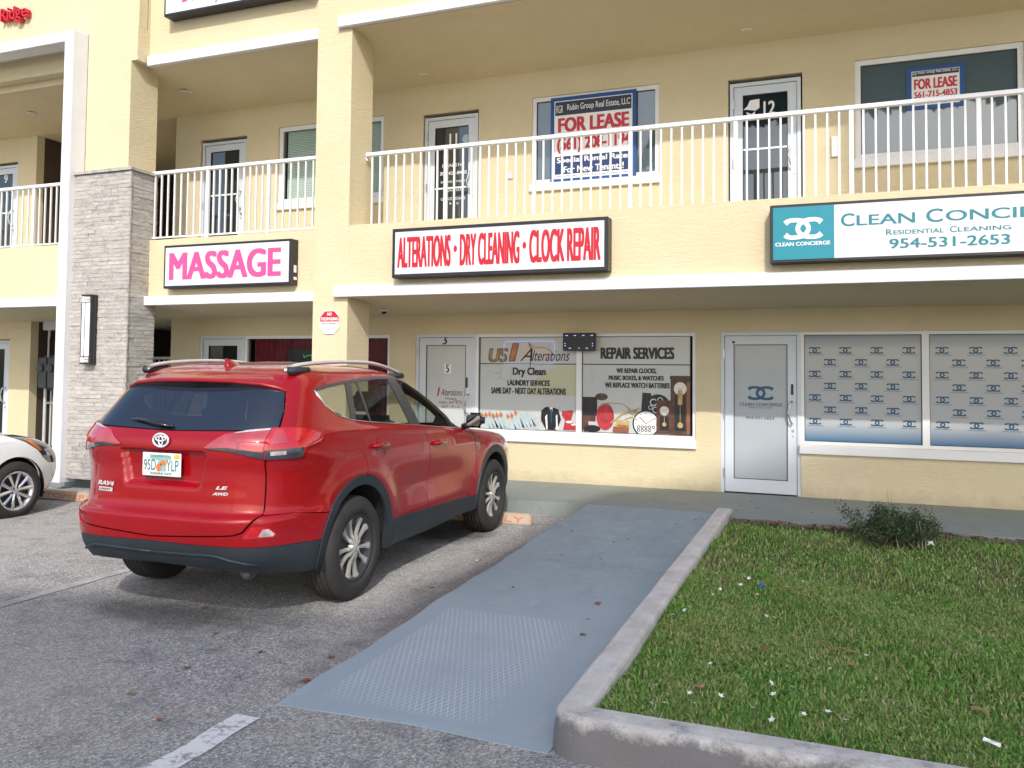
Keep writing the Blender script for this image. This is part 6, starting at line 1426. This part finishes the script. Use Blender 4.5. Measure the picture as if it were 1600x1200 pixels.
def small_things():
    R = random.Random(21)
    def leaf_mesh(s, seed):
        q = random.Random(seed); n = 8; v = [(0, 0, .004)]
        for k in range(n): a = 2*math.pi*k/n; r = s*(1 if k % 2 else .55)*q.uniform(.7, 1.1); v.append((r*math.cos(a), r*.8*math.sin(a), q.uniform(.002, .012)))
        return v, [(0, 1+k, 1+(k+1) % n) for k in range(n)]
    protos = [leaf_mesh(.032, i) for i in range(4)]
    def zr(x, y):
        if -2.65 < x < -1.21 and y < WK: return .006+.163*max(0, y-3.52)/(WK-3.52)
        if y > WK: return .168
        if x > -1.02: return float(lawn_z(x, y))+.03
        return gz(x)+.002
    def leaf(x, y, s, k, lab, grp, mat='leaf_brown'):
        v, f = protos[k % 4]; o = mesh_obj('dry_leaf', [(a*s, b*s, c) for a, b, c in v], f, mat); o.location = (x, y, zr(x, y)); o.rotation_euler = (0, 0, R.uniform(0, 6.28)); tag(o, lab, 'leaf', grp)
    for i, (x, y, s) in enumerate([(-4.165, 4.774, 1.5), (-3.216, 4.175, 1.1), (-3.426, 3.799, .9), (-3.429, 3.396, 1.0), (-2.694, 3.894, 1.5), (-2.777, 4.263, 1.2), (-3.372, 4.21, .7), (-3.7, 4.35, .8), (-3.05, 3.2, .8), (-2.95, 6.9, .9), (-2.93, 5.9, 1.0), (-3.0, 7.9, .6)]):
        leaf(x, y, s, i, 'brown dry leaf lying on the asphalt between the red car and the ramp', 'dry leaves on the asphalt', 'leaf_brown' if i % 3 else 'leaf_tan')
    for i, (x, y, s) in enumerate([(-1.9, 7.6, .8), (-1.8, 7.75, .6), (-2.2, 6.95, .6), (-1.85, 6.95, .6), (-1.55, 5.75, 1.3), (-1.47, 5.1, 1.0), (-1.52, 5.4, .6), (-2.4, 7.9, .8), (-1.5, 8.6, .6), (-1.35, 8.9, .7), (-1.3, 9.0, .8), (-2.25, 5.9, .7)]):
        leaf(x, y, s, i+1, 'brown dry leaf lying on the blue grey ramp', 'dry leaves on the ramp')
    for i, (x, y) in enumerate([(-2.0, 10.0), (-.9, 10.3), (-.8, 9.9), (-.2, 9.8), (1.0, 9.6), (-1.0, 9.6), (-1.6, 9.8)]): leaf(x, y, .8, i, 'small brown leaf lying on the shaded walkway', 'dry leaves on the walkway')
    for i, (x, y, s) in enumerate([(-.35, 4.9, 1.3), (.1, 4.8, 1.4), (.45, 5.2, 1.1), (.62, 4.4, 1.5), (1.3, 5.4, 1.3), (-.62, 4.25, 1.2), (-.75, 6.4, 1.3), (.2, 6.6, 1.0)]): leaf(x, y, s, i, 'brown dry leaf resting on the lawn', 'dry leaves on the lawn', 'leaf_tan' if i % 2 else 'leaf_brown')
    # fallen white blossoms
    fv = []; ff = []
    for k in range(5):
        a = 2*math.pi*k/5; c, s = math.cos(a), math.sin(a); n = len(fv)
        fv += [(0, 0, .003), (.010*c-.006*s, .010*s+.006*c, .008), (.020*c, .020*s, .010), (.010*c+.006*s, .010*s-.006*c, .008)]; ff.append((n, n+3, n+2, n+1))
    proto = mesh_obj('white_blossom', fv, ff, 'flower')
    spots = [(-.98, 5.75), (-.90, 5.9), (-.85, 6.05), (-.80, 6.15), (-.93, 6.2), (-.75, 6.3), (-.88, 6.4), (-.70, 6.1), (-.78, 5.95), (-.95, 5.95), (-.6, 6.25), (-.55, 6.5), (-.45, 6.35), (-.83, 6.55), (-.9, 5.6), (-.5, 6.1), (-.97, 5.35), (-.87, 5.45), (-.4, 5.6), (-.35, 5.55), (-.30, 6.3), (-.2, 6.6),
             (-.82, 3.98), (-.78, 4.05), (-.72, 3.95), (-.65, 4.1), (-.58, 4.0), (-.85, 4.2), (-.5, 4.15), (-.35, 4.05), (-.28, 4.2), (-.25, 3.95), (-.18, 4.3), (-.12, 4.0), (-.3, 4.35), (-.05, 4.1), (.05, 4.0), (-.60, 4.55), (-.2, 4.6), (-.45, 4.4), (.35, 4.15), (.15, 4.25), (.2, 5.0), (.0, 4.7), (-.1, 4.85), (.3, 3.98)]
    for i, (x, y) in enumerate(spots):
        o = proto if i == 0 else proto.copy()
        if i: COL.objects.link(o)
        o.location = (x+R.gauss(0, .02), y+R.gauss(0, .02), float(lawn_z(x, y))+.026+R.uniform(0, .01)); o.rotation_euler = (R.gauss(0, .35), R.gauss(0, .35), R.uniform(0, 6)); s = R.uniform(.65, .95); o.scale = (s, s, s)
        tag(o, 'small white blossom in the cluster on the far lawn beside the blue wrapper' if y > 5.3 else 'small white blossom scattered near the front corner of the lawn', 'flower', 'white blossoms on the lawn')
    g = G(); g.add([(-.03, -.012, 0), (.03, -.018, .004), (.035, .012, .02), (.0, .02, .035), (-.028, .012, .016)], [(0, 1, 2, 3, 4), (4, 3, 2, 1, 0)]); o = g.obj('blue_wrapper', 'litter_blue'); o.location = (-.48, 6.34, float(lawn_z(-.48, 6.34))+.02); o.scale = (.7, .7, .7); tag(o, 'crumpled blue wrapper among white blossoms on the lawn', 'litter')
    g = G(); g.add([(-.05, -.01, 0), (.0, -.02, .012), (.05, -.012, .004), (.045, .012, .016), (-.01, .02, .006), (-.05, .012, .014)], [(0, 1, 4, 5), (1, 2, 3, 4)]); o = g.obj('white_wrapper', 'flower'); o.location = (.62, 4.02, float(lawn_z(.62, 4.02))+.03); o.rotation_euler = (.2, .1, -.5); o.scale = (.7, .7, .7); tag(o, 'white torn wrapper on the lawn at the right', 'litter')
    g = G(); g.add([(-.03, 0, 0), (.0, -.01, .02), (.03, 0, 0), (.015, .01, .045), (-.02, .01, .04)], [(0, 1, 2, 3, 4), (4, 3, 2, 1, 0)]); o = g.obj('crumpled_paper', 'flower'); o.location = (.84, 8.46, float(lawn_z(.84, 8.46))+.02); tag(o, 'crumpled white paper at the foot of the shrub', 'litter')
    g = G(); g.disc((0, 0, 0), .016, 'z', .004, 12); o = g.obj('bottle_cap', 'flower'); o.location = (-2.98, 6.9, .003); tag(o, 'tiny white cap on the asphalt beside the ramp', 'litter')
    g = G(); g.tube([(-.12, .05, .02), (-.06, 0, .03), (.02, -.02, .03), (.10, -.03, .02)], .003, 5); o = g.obj('fallen_twig', 'leaf_tan'); o.location = (.02, 5.05, float(lawn_z(.02, 5.05))+.02); tag(o, 'thin dry twig lying on the lawn', 'twig')
small_things()

# unseen trees added behind the viewer, outlined to cast the shade over lawn and ramp
def shade_trees():
    R = random.Random(9); Y0 = -14
    prof = [(-7, 12), (-5, 15.0), (-2, 15.5), (1.4, 15.7), (3.3, 16.0), (4.6, 16.1), (5.4, 17.7), (6.4, 19.7), (7.2, 20.9), (8.0, 21.35), (9.6, 21.9), (12, 22.3), (14, 21.5), (16.5, 17), (18, 12)]
    px = [p[0] for p in prof]; pz = [p[1] for p in prof]; V = []; F = []
    def leafq(x, y, z, s):
        n = Vector((R.gauss(0, .6), R.gauss(0, 1), R.gauss(0, .6))).normalized(); n = (n+Vector((.4, -1, .85))*.8).normalized(); t = n.orthogonal().normalized(); t.rotate(Matrix.Rotation(R.uniform(0, 6.28), 3, n)); b = n.cross(t); c = Vector((x, y, z)); k = len(V)
        V.extend([c-t*s, c+b*s*.6, c+t*s, c-b*s*.6]); F.append((k, k+1, k+2, k+3))
    for _ in range(14000):
        x = R.uniform(-7, 18); top = float(np.interp(x, px, pz)); d = R.uniform(-1.6, 1.6)
        z = R.uniform(13.2, top-.45) if top > 13.8 else top-.3; leafq(x-.4*d, Y0+d, z+.85*d*-1*-1 if False else z-.85*d, .42)
    for _ in range(26000):
        x = R.uniform(-7, 18); top = float(np.interp(x, px, pz)); d = R.uniform(-1.2, 1.2); z = top-abs(R.gauss(0, .45))-.02; leafq(x-.4*d, Y0+d, z-.85*d, .17)
    for _ in range(1500):  # added bough, placed to shade the upper wall at the right
        x = R.uniform(10.3, 13.5); z = R.uniform(24.9, 26.6); d = R.uniform(-.6, .6); leafq(x-.4*d, Y0+d, z-.85*d, .3)
    tag(mesh_obj('shade_canopy', V, F, 'tree_leaf'), 'unseen green tree canopy added behind the viewer to cast shade', 'trees', kind='stuff')
    for x, h, lab in ((-6.5, 12, 'added tree trunk at the left end of the unseen canopy'), (16.5, 16, 'added tree trunk at the right end of the unseen canopy')):
        g = G(); g.tube([(0, 0, 0), (.1, .05, h*.3), (-.1, 0, h*.65), (.1, 0, h)], .24, 10, .10)
        for a in (-1, 1): g.tube([(-.05*a, 0, h*.5), (a*1.0, .2, h*.72), (a*1.8, .2, h*.9)], .08, 7, .03)
        o = g.obj('added_trunk', 'bark', None, True); o.location = (x, Y0, 0); tag(o, lab, 'tree trunk', 'added tree trunks behind the viewer')
shade_trees()
